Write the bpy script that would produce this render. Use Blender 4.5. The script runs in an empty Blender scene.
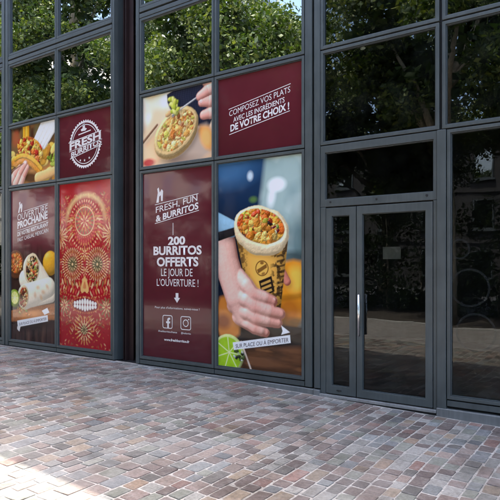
import bpy, bmesh, math, random
import numpy as np
from mathutils import Vector, Euler

S = bpy.context.scene
COL = S.collection
R = math.radians

# ------------------------------------------------------------------ camera
cam_d = bpy.data.cameras.new('camera')
cam = bpy.data.objects.new('camera', cam_d); COL.objects.link(cam)
CAM = Vector((0.0, -6.16, 1.52)); YAW = R(34.65)
cam.location = CAM
cam.rotation_euler = (R(90), 0, YAW)
cam_d.sensor_width = 36.0; cam_d.lens = 40.32; cam_d.shift_y = 0.032
cam_d.clip_start = 0.05; cam_d.clip_end = 2000
S.camera = cam

# ------------------------------------------------------------------ sky and sun (sun stands behind the shopfront)
SUN_AZ = R(-14)                       # from +Y towards -X
SUN_EL = math.atan(math.tan(R(66.3)) * math.cos(SUN_AZ))
w = bpy.data.worlds.new('World'); S.world = w; w.use_nodes = True
nt = w.node_tree; nt.nodes.clear()
sky = nt.nodes.new('ShaderNodeTexSky'); sky.sky_type = 'NISHITA'; sky.sun_disc = False
sky.sun_elevation = SUN_EL; sky.sun_rotation = SUN_AZ; sky.air_density = 0.8; sky.dust_density = 4.0; sky.ozone_density = 1.0
bg = nt.nodes.new('ShaderNodeBackground'); bg.inputs['Strength'].default_value = 0.15
wo = nt.nodes.new('ShaderNodeOutputWorld')
nt.links.new(sky.outputs[0], bg.inputs[0]); nt.links.new(bg.outputs[0], wo.inputs[0])
sd = bpy.data.lights.new('sun', 'SUN'); sd.energy = 2.0; sd.angle = R(0.53); sd.color = (1.0, 0.95, 0.86)
sun = bpy.data.objects.new('sun', sd); COL.objects.link(sun)
sv = Vector((math.sin(SUN_AZ) * math.cos(SUN_EL), math.cos(SUN_AZ) * math.cos(SUN_EL), math.sin(SUN_EL)))
sun.rotation_euler = sv.to_track_quat('Z', 'Y').to_euler(); sun.location = sv * 60

S.view_settings.view_transform = 'Standard'; S.view_settings.look = 'None'
S.view_settings.exposure = 3.0; S.view_settings.gamma = 1.0
S.view_settings.use_curve_mapping = False
S.cycles.use_denoising = True
S.cycles.max_bounces = 5; S.cycles.diffuse_bounces = 2; S.cycles.glossy_bounces = 2; S.cycles.transparent_max_bounces = 6; S.cycles.use_adaptive_sampling = True; S.cycles.adaptive_threshold = 0.025
S.cycles.caustics_reflective = False; S.cycles.caustics_refractive = False
S.cycles.sample_clamp_indirect = 8.0

# ------------------------------------------------------------------ helpers
def lin(r, g, b):
    f = lambda c: (c / 12.92 if c <= 0.04045 else ((c + 0.055) / 1.055) ** 2.4)
    return (f(r / 255), f(g / 255), f(b / 255))

def nodes(name):
    m = bpy.data.materials.new(name); m.use_nodes = True
    t = m.node_tree; t.nodes.clear()
    o = t.nodes.new('ShaderNodeOutputMaterial')
    return m, t, o

def N(t, kind, **kw):
    n = t.nodes.new('ShaderNode' + kind)
    for k, v in kw.items():
        if k in n.inputs: n.inputs[k].default_value = v
        else: setattr(n, k, v)
    return n

def noise(t, vec, scale, detail=4, rough=0.55):
    n = N(t, 'TexNoise', Scale=scale, Detail=detail, Roughness=rough)
    if vec is not None: t.links.new(vec, n.inputs['Vector'])
    return n.outputs['Fac']

def ramp(t, fac, stops):
    n = t.nodes.new('ShaderNodeValToRGB'); e = n.color_ramp.elements
    while len(e) < len(stops): e.new(0.5)
    for el, (p, c) in zip(e, stops):
        el.position = p; el.color = tuple(c) + (1,) if len(c) == 3 else c
    t.links.new(fac, n.inputs[0]); return n.outputs[0]

def mix(t, fac, a, b, mode='MIX'):
    n = t.nodes.new('ShaderNodeMix'); n.data_type = 'RGBA'; n.blend_type = mode
    for i, v in ((0, fac), (6, a), (7, b)):
        if isinstance(v, (int, float)): n.inputs[i].default_value = v
        elif isinstance(v, tuple): n.inputs[i].default_value = v + (1,) if len(v) == 3 else v
        else: t.links.new(v, n.inputs[i])
    return n.outputs[2]

def bump(t, height, strength, dist):
    n = N(t, 'Bump', Strength=strength, Distance=dist); t.links.new(height, n.inputs['Height']); return n.outputs[0]

def world_pos(t): return t.nodes.new('ShaderNodeNewGeometry').outputs['Position']

def paint(name, col, rough=0.42, metal=0.0, var=0.25, spec=0.5, scale=3.0):
    m, t, o = nodes(name); p = N(t, 'BsdfPrincipled', Metallic=metal)
    p.inputs['Specular IOR Level'].default_value = spec
    pos = world_pos(t)
    n1 = noise(t, pos, scale, 3, 0.65)
    mp = t.nodes.new('ShaderNodeMapping'); mp.inputs['Scale'].default_value = (14, 14, 1.2); t.links.new(pos, mp.inputs[0])
    n2 = noise(t, mp.outputs[0], 2.0, 2)
    a = tuple(c * (1 - var) for c in col); b = tuple(min(1, c * (1 + var)) for c in col)
    c1 = ramp(t, n1, [(0.3, a), (0.7, b)])
    c2 = mix(t, 0.35, c1, ramp(t, n2, [(0.35, a), (0.65, b)]))
    t.links.new(c2, p.inputs['Base Color'])
    r = N(t, 'MapRange'); r.inputs[3].default_value = rough - 0.08; r.inputs[4].default_value = rough + 0.12
    t.links.new(n1, r.inputs[0]); t.links.new(r.outputs[0], p.inputs['Roughness'])
    t.links.new(bump(t, noise(t, pos, 60, 1), 0.04, 0.004), p.inputs['Normal'])
    t.links.new(p.outputs[0], o.inputs[0]); return m

MAT = {}
MAT['frame'] = paint('grey_green_frame_paint', (0.074, 0.086, 0.085), 0.40, 0.1, 0.2)
MAT['bead'] = paint('dark_grey_bead_paint', (0.058, 0.070, 0.073), 0.4, 0.1, 0.15)
MAT['gasket'] = paint('black_rubber_gasket', (0.012, 0.012, 0.013), 0.6, 0, 0.2)
MAT['brown'] = paint('brown_steel_paint', (0.042, 0.022, 0.021), 0.45, 0.1, 0.25)
MAT['plinth'] = paint('weathered_metal_plinth', (0.16, 0.165, 0.16), 0.55, 0.1, 0.25)
MAT['alu'] = paint('worn_aluminium_threshold', (0.35, 0.35, 0.34), 0.4, 0.5, 0.25)
MAT['steel'] = paint('brushed_stainless_steel', (0.72, 0.70, 0.68), 0.22, 1.0, 0.06)
MAT['dark'] = paint('dark_interior_tone', (0.03, 0.03, 0.032), 0.8, 0, 0.3)  # near-black tone stands in for the unlit room behind the glass
MAT['concrete'] = paint('grey_concrete', (0.32, 0.31, 0.29), 0.85, 0, 0.15)
MAT['stonewall'] = paint('pale_stone_wall', (0.62, 0.58, 0.50), 0.85, 0, 0.12, scale=0.6)
MAT['brick'] = paint('darkened_brick', (0.028, 0.026, 0.026), 0.85, 0, 0.3)  # lowered almost to black so this wall mirrors dark in the shop glass
MAT['asphalt'] = paint('asphalt', (0.05, 0.05, 0.052), 0.85, 0, 0.25)
MAT['soil'] = paint('dark_planting_soil', (0.045, 0.035, 0.026), 0.95, 0, 0.3)
MAT['zinc'] = paint('zinc_roof', (0.25, 0.27, 0.30), 0.5, 0.3, 0.12)
MAT['paper'] = paint('grey_paper', (0.34, 0.37, 0.36), 0.7, 0, 0.05)
MAT['letter'] = paint('white_vinyl_lettering', (0.80, 0.76, 0.75), 0.3, 0, 0.03)
MAT['maroon'] = paint('maroon_vinyl', (0.145, 0.025, 0.035), 0.2, 0, 0.1)
MAT['letter_dark'] = paint('dark_maroon_lettering', (0.06, 0.022, 0.03), 0.4, 0, 0.05)
MAT['bark'] = paint('mottled_plane_bark', (0.30, 0.26, 0.19), 0.9, 0, 0.45, scale=5)

def glass_mat(name, base, tint_, smear=0.03, ior=1.5, ro=0.0):
    m, t, o = nodes(name)
    lw = N(t, 'Fresnel', IOR=ior)
    mr = N(t, 'MapRange'); mr.inputs[1].default_value = 0.0; mr.inputs[2].default_value = 1.0
    mr.inputs[3].default_value = base; mr.inputs[4].default_value = 1.0
    t.links.new(lw.outputs[0], mr.inputs[0])
    tr = N(t, 'BsdfTransparent', Color=tint_ + (1,))
    gl = N(t, 'BsdfGlossy', Roughness=ro, Color=(0.93, 0.96, 0.95, 1))
    pos = world_pos(t)
    b = bump(t, noise(t, pos, 1.6, 2, 0.4), 0.05, 0.03)
    t.links.new(b, gl.inputs['Normal'])
    df = N(t, 'BsdfDiffuse', Color=(0.25, 0.26, 0.25, 1))
    smudge = N(t, 'MapRange'); smudge.inputs[1].default_value = 0.45; smudge.inputs[2].default_value = 0.8
    smudge.inputs[3].default_value = 0.0; smudge.inputs[4].default_value = smear
    t.links.new(noise(t, pos, 2.2, 6, 0.7), smudge.inputs[0])
    ms = t.nodes.new('ShaderNodeMixShader'); t.links.new(mr.outputs[0], ms.inputs[0])
    t.links.new(tr.outputs[0], ms.inputs[1]); t.links.new(gl.outputs[0], ms.inputs[2])
    ms2 = t.nodes.new('ShaderNodeMixShader'); t.links.new(smudge.outputs[0], ms2.inputs[0])
    t.links.new(ms.outputs[0], ms2.inputs[1]); t.links.new(df.outputs[0], ms2.inputs[2])
    t.links.new(ms2.outputs[0], o.inputs[0]); return m
MAT['glass'] = glass_mat('solar_control_window_glass', 0.45, (0.30, 0.34, 0.33), 0.02, 1.5, 0.008)
MAT['dim'] = glass_mat('weak_mirror_window_glass', 0.06, (0.28, 0.31, 0.30), 0.03, 1.5, 0.010)  # weaker mirror in the door bay stands in for its dimmer reflections
MAT['clear'] = glass_mat('clear_shop_glass', 0.006, (0.74, 0.76, 0.75), 0.012, 1.4)

def print_mat():
    m, t, o = nodes('glossy_vinyl_print'); p = N(t, 'BsdfPrincipled', Roughness=0.055)
    p.inputs['Specular IOR Level'].default_value = 0.36
    a = t.nodes.new('ShaderNodeAttribute'); a.attribute_name = 'print'
    t.links.new(a.outputs['Color'], p.inputs['Base Color'])
    t.links.new(bump(t, noise(t, world_pos(t), 2.0, 2, 0.4), 0.06, 0.03), p.inputs['Normal'])
    t.links.new(p.outputs[0], o.inputs[0]); return m
MAT['print'] = print_mat()

def stone_mat(name, attr):
    m, t, o = nodes(name); p = N(t, 'BsdfPrincipled'); p.inputs['Specular IOR Level'].default_value = 0.3
    pos = world_pos(t)
    if attr:
        a = t.nodes.new('ShaderNodeAttribute'); a.attribute_name = 'tint'; col = a.outputs['Color']
    else:
        col = ramp(t, noise(t, pos, 40, 5, 0.7), [(0.3, (0.27, 0.245, 0.215)), (0.7, (0.50, 0.465, 0.41))])
    fine = noise(t, pos, 38, 4, 0.75)
    col = mix(t, 0.8, col, ramp(t, fine, [(0.30, (0.52, 0.50, 0.49)), (0.70, (1.42, 1.42, 1.42))]), 'MULTIPLY')
    blot = noise(t, pos, 11, 4, 0.7)
    col = mix(t, ramp(t, blot, [(0.50, (0, 0, 0)), (0.74, (0.4, 0.4, 0.4))]), col, (0.32, 0.30, 0.275))
    dust = noise(t, pos, 0.75, 4, 0.6)
    col = mix(t, ramp(t, dust, [(0.44, (0.06, 0.06, 0.06)), (0.68, (0.36, 0.36, 0.36))]), col, (0.33, 0.31, 0.285))
    stain = noise(t, pos, 1.9, 5, 0.68)
    col = mix(t, 0.85, col, ramp(t, stain, [(0.34, (0.55, 0.53, 0.50)), (0.52, (1.0, 1.0, 1.0))]), 'MULTIPLY')
    t.links.new(col, p.inputs['Base Color'])
    r = N(t, 'MapRange'); r.inputs[3].default_value = 0.55; r.inputs[4].default_value = 0.95
    t.links.new(blot, r.inputs[0]); t.links.new(r.outputs[0], p.inputs['Roughness'])
    t.links.new(bump(t, noise(t, pos, 90 if attr else 160, 3, 0.7), 0.5, 0.004), p.inputs['Normal'])
    t.links.new(p.outputs[0], o.inputs[0]); return m
MAT['stone'] = stone_mat('paving_stone', True)
MAT['joint'] = stone_mat('sandy_mortar_joint', False)

def far_paving():
    m, t, o = nodes('small_stone_paving'); p = N(t, 'BsdfPrincipled', Roughness=0.85)
    pos = world_pos(t)
    mp = t.nodes.new('ShaderNodeMapping'); mp.inputs['Rotation'].default_value = (0, 0, R(90)); t.links.new(pos, mp.inputs[0])
    b = N(t, 'TexBrick', Scale=1.0); b.inputs['Brick Width'].default_value = 0.155; b.inputs['Row Height'].default_value = 0.12
    b.inputs['Mortar Size'].default_value = 0.007
    b.inputs['Color1'].default_value = (0.15, 0.12, 0.11, 1); b.inputs['Color2'].default_value = (0.24, 0.225, 0.21, 1)
    b.inputs['Mortar'].default_value = (0.28, 0.26, 0.235, 1)
    t.links.new(mp.outputs[0], b.inputs['Vector'])
    c = mix(t, 0.5, b.outputs[0], ramp(t, noise(t, pos, 1.2, 5), [(0.3, (0.7, 0.7, 0.7)), (0.7, (1.2, 1.2, 1.2))]), 'MULTIPLY')
    t.links.new(c, p.inputs['Base Color']); t.links.new(p.outputs[0], o.inputs[0]); return m
MAT['farpave'] = far_paving()

def leaf_mat(name, a, b, c):
    m, t, o = nodes(name)
    g = t.nodes.new('ShaderNodeNewGeometry')
    col = ramp(t, g.outputs['Random Per Island'], [(0.0, a), (0.55, b), (1.0, c)])
    p = N(t, 'BsdfPrincipled', Roughness=0.5); t.links.new(col, p.inputs['Base Color'])
    tl = N(t, 'BsdfTranslucent'); t.links.new(mix(t, 1.0, col, (1.3, 1.5, 0.5), 'MULTIPLY'), tl.inputs[0])
    ms = t.nodes.new('ShaderNodeMixShader'); ms.inputs[0].default_value = 0.25
    t.links.new(p.outputs[0], ms.inputs[1]); t.links.new(tl.outputs[0], ms.inputs[2])
    t.links.new(ms.outputs[0], o.inputs[0]); return m
MAT['leaf'] = leaf_mat('plane_tree_leaves', (0.030, 0.055, 0.013), (0.062, 0.100, 0.020), (0.18, 0.20, 0.045))  # brightest tone stands in for yellow-green sunlit highlights
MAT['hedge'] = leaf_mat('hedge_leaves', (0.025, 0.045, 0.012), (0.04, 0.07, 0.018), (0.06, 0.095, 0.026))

def flat_mat(name, col, rough=0.4, trans=0.0):
    m, t, o = nodes(name); p = N(t, 'BsdfPrincipled', Roughness=rough)
    p.inputs['Base Color'].default_value = col + (1,)
    n = noise(t, world_pos(t), 6, 4)
    t.links.new(ramp(t, n, [(0.3, tuple(c * 0.85 for c in col)), (0.7, tuple(min(1, c * 1.1) for c in col))]), p.inputs['Base Color'])
    if trans:
        tr = N(t, 'BsdfTransparent'); ms = t.nodes.new('ShaderNodeMixShader'); ms.inputs[0].default_value = 1 - trans
        t.links.new(tr.outputs[0], ms.inputs[1]); t.links.new(p.outputs[0], ms.inputs[2]); t.links.new(ms.outputs[0], o.inputs[0])
    else: t.links.new(p.outputs[0], o.inputs[0])
    return m
MAT['frost'] = flat_mat('frosted_ring_film', (0.14, 0.155, 0.155), 0.5, 0.92)

class MB:
    def __init__(s): s.v = []; s.f = []
    def box(s, x0, x1, y0, y1, z0, z1):
        b = len(s.v)
        s.v += [(x0, y0, z0), (x1, y0, z0), (x1, y1, z0), (x0, y1, z0), (x0, y0, z1), (x1, y0, z1), (x1, y1, z1), (x0, y1, z1)]
        s.f += [tuple(b + i for i in q) for q in ((0, 3, 2, 1), (4, 5, 6, 7), (0, 1, 5, 4), (1, 2, 6, 5), (2, 3, 7, 6), (3, 0, 4, 7))]
        return s
    def ring(s, x0, x1, z0, z1, l, r, bt, tp, y0, y1):
        """rectangular frame in the facade plane, bar widths left, right, bottom, top, front y0 to back y1"""
        b = len(s.v)
        O = [(x0, z0), (x1, z0), (x1, z1), (x0, z1)]; I = [(x0 + l, z0 + bt), (x1 - r, z0 + bt), (x1 - r, z1 - tp), (x0 + l, z1 - tp)]
        for y in (y0, y1):
            s.v += [(x, y, z) for x, z in O] + [(x, y, z) for x, z in I]
        for i in range(4):
            j = (i + 1) % 4
            s.f += [(b + i, b + j, b + 4 + j, b + 4 + i), (b + 8 + j, b + 8 + i, b + 12 + i, b + 12 + j),
                    (b + j, b + i, b + 8 + i, b + 8 + j), (b + 4 + i, b + 4 + j, b + 12 + j, b + 12 + i)]
        return s
    def tube(s, pts, rad, n=8, cap=True):
        b0 = len(s.v); k = len(pts)
        for i, p in enumerate(pts):
            p = Vector(p); d = (Vector(pts[min(i + 1, k - 1)]) - Vector(pts[max(i - 1, 0)])).normalized()
            a = d.cross(Vector((0.3, 0.9, 0.2))).normalized(); c = d.cross(a)
            for j in range(n):
                g = 2 * math.pi * j / n
                s.v.append(tuple(p + (a * math.cos(g) + c * math.sin(g)) * rad[i]))
        for i in range(k - 1):
            for j in range(n):
                q = b0 + i * n
                s.f.append((q + j, q + (j + 1) % n, q + n + (j + 1) % n, q + n + j))
        if cap:
            s.f.append(tuple(b0 + j for j in reversed(range(n)))); s.f.append(tuple(b0 + (k - 1) * n + j for j in range(n)))
        return s
    def build(s, name, mat, parent=None, bevel=0.0, smooth=False, loc=None):
        me = bpy.data.meshes.new(name); me.from_pydata(s.v, [], s.f); me.update()
        if mat: me.materials.append(mat if not isinstance(mat, str) else MAT[mat])
        o = bpy.data.objects.new(name, me); COL.objects.link(o)
        if parent: o.parent = parent
        if loc: o.location = loc
        if smooth: me.polygons.foreach_set('use_smooth', [True] * len(me.polygons))
        if bevel:
            m = o.modifiers.new('edge', 'BEVEL'); m.width = bevel; m.segments = 2; m.limit_method = 'ANGLE'
        return o

def empty(name, loc=(0, 0, 0)):
    o = bpy.data.objects.new(name, None); COL.objects.link(o); o.location = loc; return o
def tag(o, label, cat, group=None):
    o['label'] = label; o['category'] = cat
    if group: o['group'] = group
    return o
def structure(o): o['kind'] = 'structure'; return o

# ------------------------------------------------------------------ ground
def gz(x):
    if x < -6.6: return 0.0
    if x > 9: return -0.021 * 15.5
    if x < -6.4: return -0.021 * (x + 6.6) ** 2 / 0.4
    return -0.021 * (x + 6.5)

def strip(name, mat, xs, y0, y1, dz):
    b = MB()
    for x in xs: b.v += [(x, y0, gz(x) + dz), (x, y1, gz(x) + dz)]
    for i in range(len(xs) - 1): b.f.append((2 * i, 2 * i + 2, 2 * i + 3, 2 * i + 1))
    return structure(b.build(name, mat))
XS = [-60, -30, -15, -10, -6.7, -6.6, -6.55, -6.5, -6.45, -6.4, -6.3, -3, 0, 3, 9, 12, 30, 60]
g = MB(); g.v = [(-400, -400, -0.62), (400, -400, -0.62), (400, 400, -0.62), (-400, 400, -0.62)]; g.f = [(0, 1, 2, 3)]
structure(g.build('ground', 'asphalt'))
pavement = strip('pavement', 'joint', XS, -5.3, 0.05, -0.0045)
strip('plaza', 'farpave', XS, -8.7, -5.3, -0.004)
kerb = MB()
for i in range(60):
    x = -45 + i; kerb.box(x + .004, x + .996, -8.9, -8.704, gz(x) - 0.3, gz(x) + 0.03)
structure(kerb.build('kerb', 'concrete', bevel=0.008))
strip('planting_bed', 'soil', XS, -13.6, -8.904, -0.02)
strip('road', 'asphalt', XS, -22.0, -13.6, -0.14)
strip('far_pavement', 'asphalt', XS, -34.0, -22.0, -0.03)

rng = random.Random(7)
PAL = [(136, 112, 104, 6), (122, 100, 94, 5), (148, 143, 137, 5), (136, 138, 139, 3), (156, 130, 118, 5), (106, 98, 93, 4),
       (164, 138, 112, 2), (134, 134, 121, 4), (144, 102, 90, 2), (118, 119, 123, 2), (108, 88, 82, 3), (160, 153, 147, 3), (150, 120, 96, 1)]
PW = [p[3] for p in PAL]
stones = []
def wav(x_, y_): return 0.018 * math.sin(y_ * 1.3 + x_ * .5) + 0.010 * math.sin(y_ * 3.1 + x_ * 1.7)
x = -15.0
while x < 2.2:
    wd = rng.uniform(0.125, 0.175) if x < -2.9 and rng.random() < 0.75 else rng.uniform(0.098, 0.135)
    y = -5.25 + rng.uniform(0, 0.12)
    while y < -0.06:
        ln = rng.uniform(0.115, 0.185) if rng.random() < 0.8 else rng.uniform(0.19, 0.27)
        if y + ln > -0.045: ln = -0.045 - y
        if ln > 0.05: stones.append((x + wd / 2 + wav(x, y), y + ln / 2, wd, ln))
        y += ln
    x += wd

def stone_geo(wd, ln):
    """irregular cobble, local coordinates about the stone's centre"""
    j = rng.uniform(0.0038, 0.0062)
    hx, hy = wd / 2 - j, ln / 2 - j
    cx = [(-hx, -hy), (hx, -hy), (hx, hy), (-hx, hy)]
    cx = [(a + rng.uniform(-.006, .003) * (1 if a > 0 else -1), b + rng.uniform(-.008, .003) * (1 if b > 0 else -1)) for a, b in cx]
    ring = []
    for i in range(4):
        p, q, r_ = cx[i - 1], cx[i], cx[(i + 1) % 4]
        k = rng.uniform(0.02, 0.07)
        ring.append((q[0] + (p[0] - q[0]) * k, q[1] + (p[1] - q[1]) * k))
        ring.append((q[0] + (r_[0] - q[0]) * k, q[1] + (r_[1] - q[1]) * k))
    dz = rng.uniform(-0.002, 0.0025); tx = rng.uniform(-.03, .03); ty = rng.uniform(-.03, .03)
    T = lambda a, b: dz + tx * a + ty * b
    v = [(a, b, -0.03) for a, b in ring] + [(a, b, -0.0035 + T(a, b)) for a, b in ring]
    v += [(a * .94, b * .95, 0.0 + T(a, b)) for a, b in ring] + [(0, 0, 0.001 + dz)]
    f = []
    for i in range(8):
        k = (i + 1) % 8
        f += [(i, k, 8 + k, 8 + i), (8 + i, 8 + k, 16 + k, 16 + i), (16 + i, 16 + k, 24)]
    c = rng.choices(PAL, PW)[0]
    br = rng.uniform(0.68, 1.16)
    col = np.array(lin(*c[:3])) * br * 0.74; col = tuple(float(q) for q in (col * 0.74 + col.mean() * 0.26) * np.array((0.985, 1.0, 0.945)))
    return v, f, col

def frame_size(sx, sy):
    """how large a stone shows in the photograph: used only to choose which stones are single objects"""
    d = Vector((sx, sy, gz(sx))) - CAM
    dep = -math.sin(YAW) * d.x + math.cos(YAW) * d.y
    if dep < 0.5: return -1
    u = 560 * (math.cos(YAW) * d.x + math.sin(YAW) * d.y) / dep + 250; v = 266 - 560 * d.z / dep
    return -1 if not (-8 < u < 508 and v < 508) else 1 / dep
order = sorted(range(len(stones)), key=lambda i: -frame_size(stones[i][0], stones[i][1]))
single = set(order[:300])
def tint(me, cols):
    a = me.color_attributes.new('tint', 'FLOAT_COLOR', 'POINT')
    a.data.foreach_set('color', np.asarray(cols, dtype=np.float32).ravel())
bv, bf, bc = [], [], []
for i, (sx, sy, wd, ln) in enumerate(stones):
    v, f, c = stone_geo(wd, ln)
    if i in single:
        me = bpy.data.meshes.new('paving_stone'); me.from_pydata(v, [], f)
        tint(me, [c + (1,)] * len(v)); me.materials.append(MAT['stone'])
        o = bpy.data.objects.new('paving_stone', me); COL.objects.link(o)
        o.location = (sx, sy, gz(sx)); o.parent = pavement
    else:
        b = len(bv); zz = gz(sx)
        bv += [(a + sx, q + sy, h + zz) for a, q, h in v]; bf += [tuple(b + n for n in t) for t in f]; bc += [c + (1,)] * len(v)
me = bpy.data.meshes.new('paving_stones'); me.from_pydata(bv, [], bf); tint(me, bc); me.materials.append(MAT['stone'])
o = bpy.data.objects.new('paving_stones', me); COL.objects.link(o); o.parent = pavement; o['kind'] = 'stuff'

# ------------------------------------------------------------------ the shopfront building
B = tag(empty('shopfront_building'), 'grey metal and glass shopfront building rising behind the cobbled pavement', 'building')
BACK = 6.0; TOP = 8.05
GLASS_Y = 0.036

prng = random.Random(3)
def window(x0, x1, z0, z1, l=0.036, r=0.036, bt=0.036, tp=0.036):
    gm = 'clear' if z0 < 1 else ('dim' if x0 > -3.3 else 'glass')
    f = MB().ring(x0, x1, z0, z1, l, r, bt, tp, 0.0, 0.075).build('window', 'frame', B, 0.003)
    MB().ring(x0 + l + .001, x1 - r - .001, z0 + bt + .001, z1 - tp - .001, .010, .010, .010, .010, 0.014, 0.07).build('bead', 'bead', f, 0.002)
    pm = MB().box(x0 + l - .006, x1 - r + .006, GLASS_Y, GLASS_Y + .01, z0 + bt - .006, z1 - tp + .006)
    if z0 > 4.17 or x0 > -3.3:                       # panes never sit quite parallel
        ta, tb = prng.uniform(-.004, .004), prng.uniform(-.004, .004); xc, zc = (x0 + x1) / 2, (z0 + z1) / 2
        pm.v = [(a, b + ta * (a - xc) + tb * (q - zc), q) for a, b, q in pm.v]
    pm.build('pane', gm, f)
    return f

Z4 = (0.088, 2.987); Z3 = (3.004, 4.162); Z2 = (4.180, 5.343); Z1 = (5.515, 6.66); Z0 = (6.674, 7.85)
def post(x0, x1, z0, z1, y0=-0.006, y1=0.08, name='jamb', mat='frame'):
    return MB().box(x0, x1, y0, y1, z0, z1).build(name, mat, B, 0.004)

def bay(ja, a0, a1, b0, b1, jb, low=(True, True), rows=(Z3, Z2, Z1, Z0)):
    """jamb, two columns of windows, jamb"""
    for i, (u0, u1) in enumerate(((a0, a1), (b0, b1))):
        for z in rows: window(u0, u1, *z)
        if low[i]:
            window(u0, u1, *Z4)
            MB().box(u0, u1, 0.006, 0.08, 0.012, 0.074).build('bottom_rail', 'frame', B, 0.003)
    for zz in ((5.352, 5.415), (5.444, 5.508)):
        MB().box(a0, b1, -0.004, 0.08, *zz).build('floor_rail', 'frame', B, 0.004)
    MB().box(a0, b1, -0.002, 0.08, 7.862, 8.0).build('floor_rail', 'frame', B, 0.004)
    for j in (ja, jb):
        if j: post(j[0], j[1], 0.012, 8.0)
    # dark rubber seams behind the joints
    MB().box(a0, b1, 0.045, 0.09, 5.33, 5.53).build('gasket', 'gasket', B)
    for zz in (2.995, 4.171, 6.667): MB().box(a0, b1, 0.045, 0.09, zz - .02, zz + .02).build('gasket', 'gasket', B)
    MB().box(a1 - .02, b0 + .02, 0.046, 0.092, 0.06, 7.9).build('gasket', 'gasket', B)
    if low[0]: MB().box(a0, b1, 0.045, 0.09, 0.0, 0.11).build('gasket', 'gasket', B)

# left neighbour bay (only its edge shows), left bay, middle bay, door bay, right neighbour bay
bay((-13.03, -12.955), -12.948, -11.50, -11.488, -10.05, (-10.044, -9.982))
bay((-9.95, -9.868), -9.856, -8.408, -8.394, -6.962, (-6.950, -6.908))
bay((-6.415, -6.349), -6.338, -4.878, -4.864, -3.432, (-3.418, -3.322))
bay((-3.289, -3.210), -3.205, -1.766, -1.734, -0.29, (-0.283, -0.19), low=(False, False))
bay(None, -0.16, 1.28, 1.292, 2.74, (2.745, 2.84))
# right-hand shop window beside the door
window(-1.684, -0.29, *Z4)
MB().box(-1.684, -0.29, 0.006, 0.08, 0.012, 0.074).build('bottom_rail', 'frame', B, 0.003)
MB().box(-1.70, -0.29, 0.045, 0.09, 0.0, 0.11).build('gasket', 'gasket', B)
MB().box(-3.21, -0.29, 0.05, 0.09, 2.975, 3.02).build('gasket', 'gasket', B)
# returns of the recess between left and middle bay, with the brown steel column in it
MB().box(-6.96, -6.9085, 0.0825, 0.40, 0.0, 8.0).build('return_panel', 'bead', B, 0.003)
MB().box(-6.414, -6.36, 0.0825, 0.40, 0.0, 8.0).build('return_panel', 'bead', B, 0.003)
colm = MB().box(-6.90, -6.70, 0.215, 0.235, -0.02, 8.0)
colm.box(-6.90, -6.885, 0.180, 0.2149, -0.02, 8.0); colm.box(-6.82, -6.80, 0.150, 0.2149, -0.02, 8.0)
colm.box(-6.70, -6.42, 0.36, 0.39, -0.02, 8.0)
cobj = colm.build('column', 'brown', B, 0.003)
MB().tube([(-6.845, 0.213, 1.60), (-6.845, 0.185, 1.60)], [0.026, 0.022], 16).build('key_switch', 'steel', cobj, smooth=False)
MB().box(-3.319, -3.289, 0.10, 0.13, -0.05, 8.0).build('gasket', 'gasket', B)
MB().box(-9.985, -9.948, 0.10, 0.13, -0.02, 8.0).build('gasket', 'gasket', B)
MB().box(-0.192, -0.158, 0.10, 0.13, -0.2, 8.0).build('gasket', 'gasket', B)

# --- entrance: transom window, side light, door leaf
post(-1.786, -1.692, -0.03, 2.993, y0=-0.012)
post(-3.205, -3.136, -0.04, 2.24, y0=0.004, name='door_jamb')
post(-1.829, -1.790, -0.04, 2.24, y0=0.004, name='door_jamb')
tw = MB().ring(-3.2045, -1.79, 2.243, 2.990, .060, .036, .090, .085, 0.002, 0.08).build('transom_window', 'frame', B, 0.003)
MB().ring(-3.1435, -1.827, 2.334, 2.904, .008, .008, .006, .010, 0.016, 0.07).build('bead', 'bead', tw, 0.002)
MB().box(-3.15, -1.82, GLASS_Y, GLASS_Y + .01, 2.33, 2.91).build('pane', 'clear', tw)
for sx in (-3.07, -2.48, -1.90):
    MB().tube([(sx, 0.010, 2.297), (sx, -0.004, 2.297)], [0.017, 0.012], 12).build('drain_cap', 'gasket', tw)
MB().box(-3.136, -1.829, 0.05, 0.085, 2.218, 2.246).build('gasket', 'gasket', B)
sl = MB().ring(-3.130, -2.737, -0.030, 2.226, .075, .085, .098, .100, 0.004, 0.07).build('side_light', 'frame', B, 0.003)
MB().ring(-3.054, -2.823, 0.069, 2.125, .006, .006, .006, .006, 0.018, 0.06).build('bead', 'bead', sl, 0.002)
MB().box(-3.06, -2.817, GLASS_Y, GLASS_Y + .01, 0.063, 2.131).build('pane', 'clear', sl)
MB().box(-2.985, -2.925, -0.004, 0.006, 0.012, 0.024).build('drain_slot', 'gasket', sl)
dr = MB().ring(-2.725, -1.836, -0.030, 2.226, .067, .078, .088, .094, 0.0, 0.07).build('door', 'frame', B, 0.003)
MB().ring(-2.657, -1.915, 0.059, 2.131, .006, .006, .006, .006, 0.018, 0.06).build('bead', 'bead', dr, 0.002)
MB().box(-2.663, -1.909, GLASS_Y, GLASS_Y + .01, 0.053, 2.137).build('pane', 'clear', dr)
hd = MB().tube([(-2.672, -0.066, 0.700), (-2.672, -0.066, 1.185)], [0.014, 0.014], 16)
hd.tube([(-2.672, -0.066, 0.80), (-2.690, 0.002, 0.80)], [0.009, 0.009], 10); hd.tube([(-2.672, -0.066, 1.09), (-2.690, 0.002, 1.09)], [0.009, 0.009], 10)
hd.build('handle', 'steel', dr, smooth=True)
MB().tube([(-2.695, 0.002, 0.875), (-2.695, -0.012, 0.875)], [0.018, 0.016], 16).build('lock_cylinder', 'steel', dr)
MB().box(-2.737, -2.725, 0.045, 0.075, -0.03, 2.226).build('gasket', 'gasket', B)
MB().box(-3.135, -1.83, 0.03, 0.07, -0.06, -0.025).build('gasket', 'gasket', B)
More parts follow.
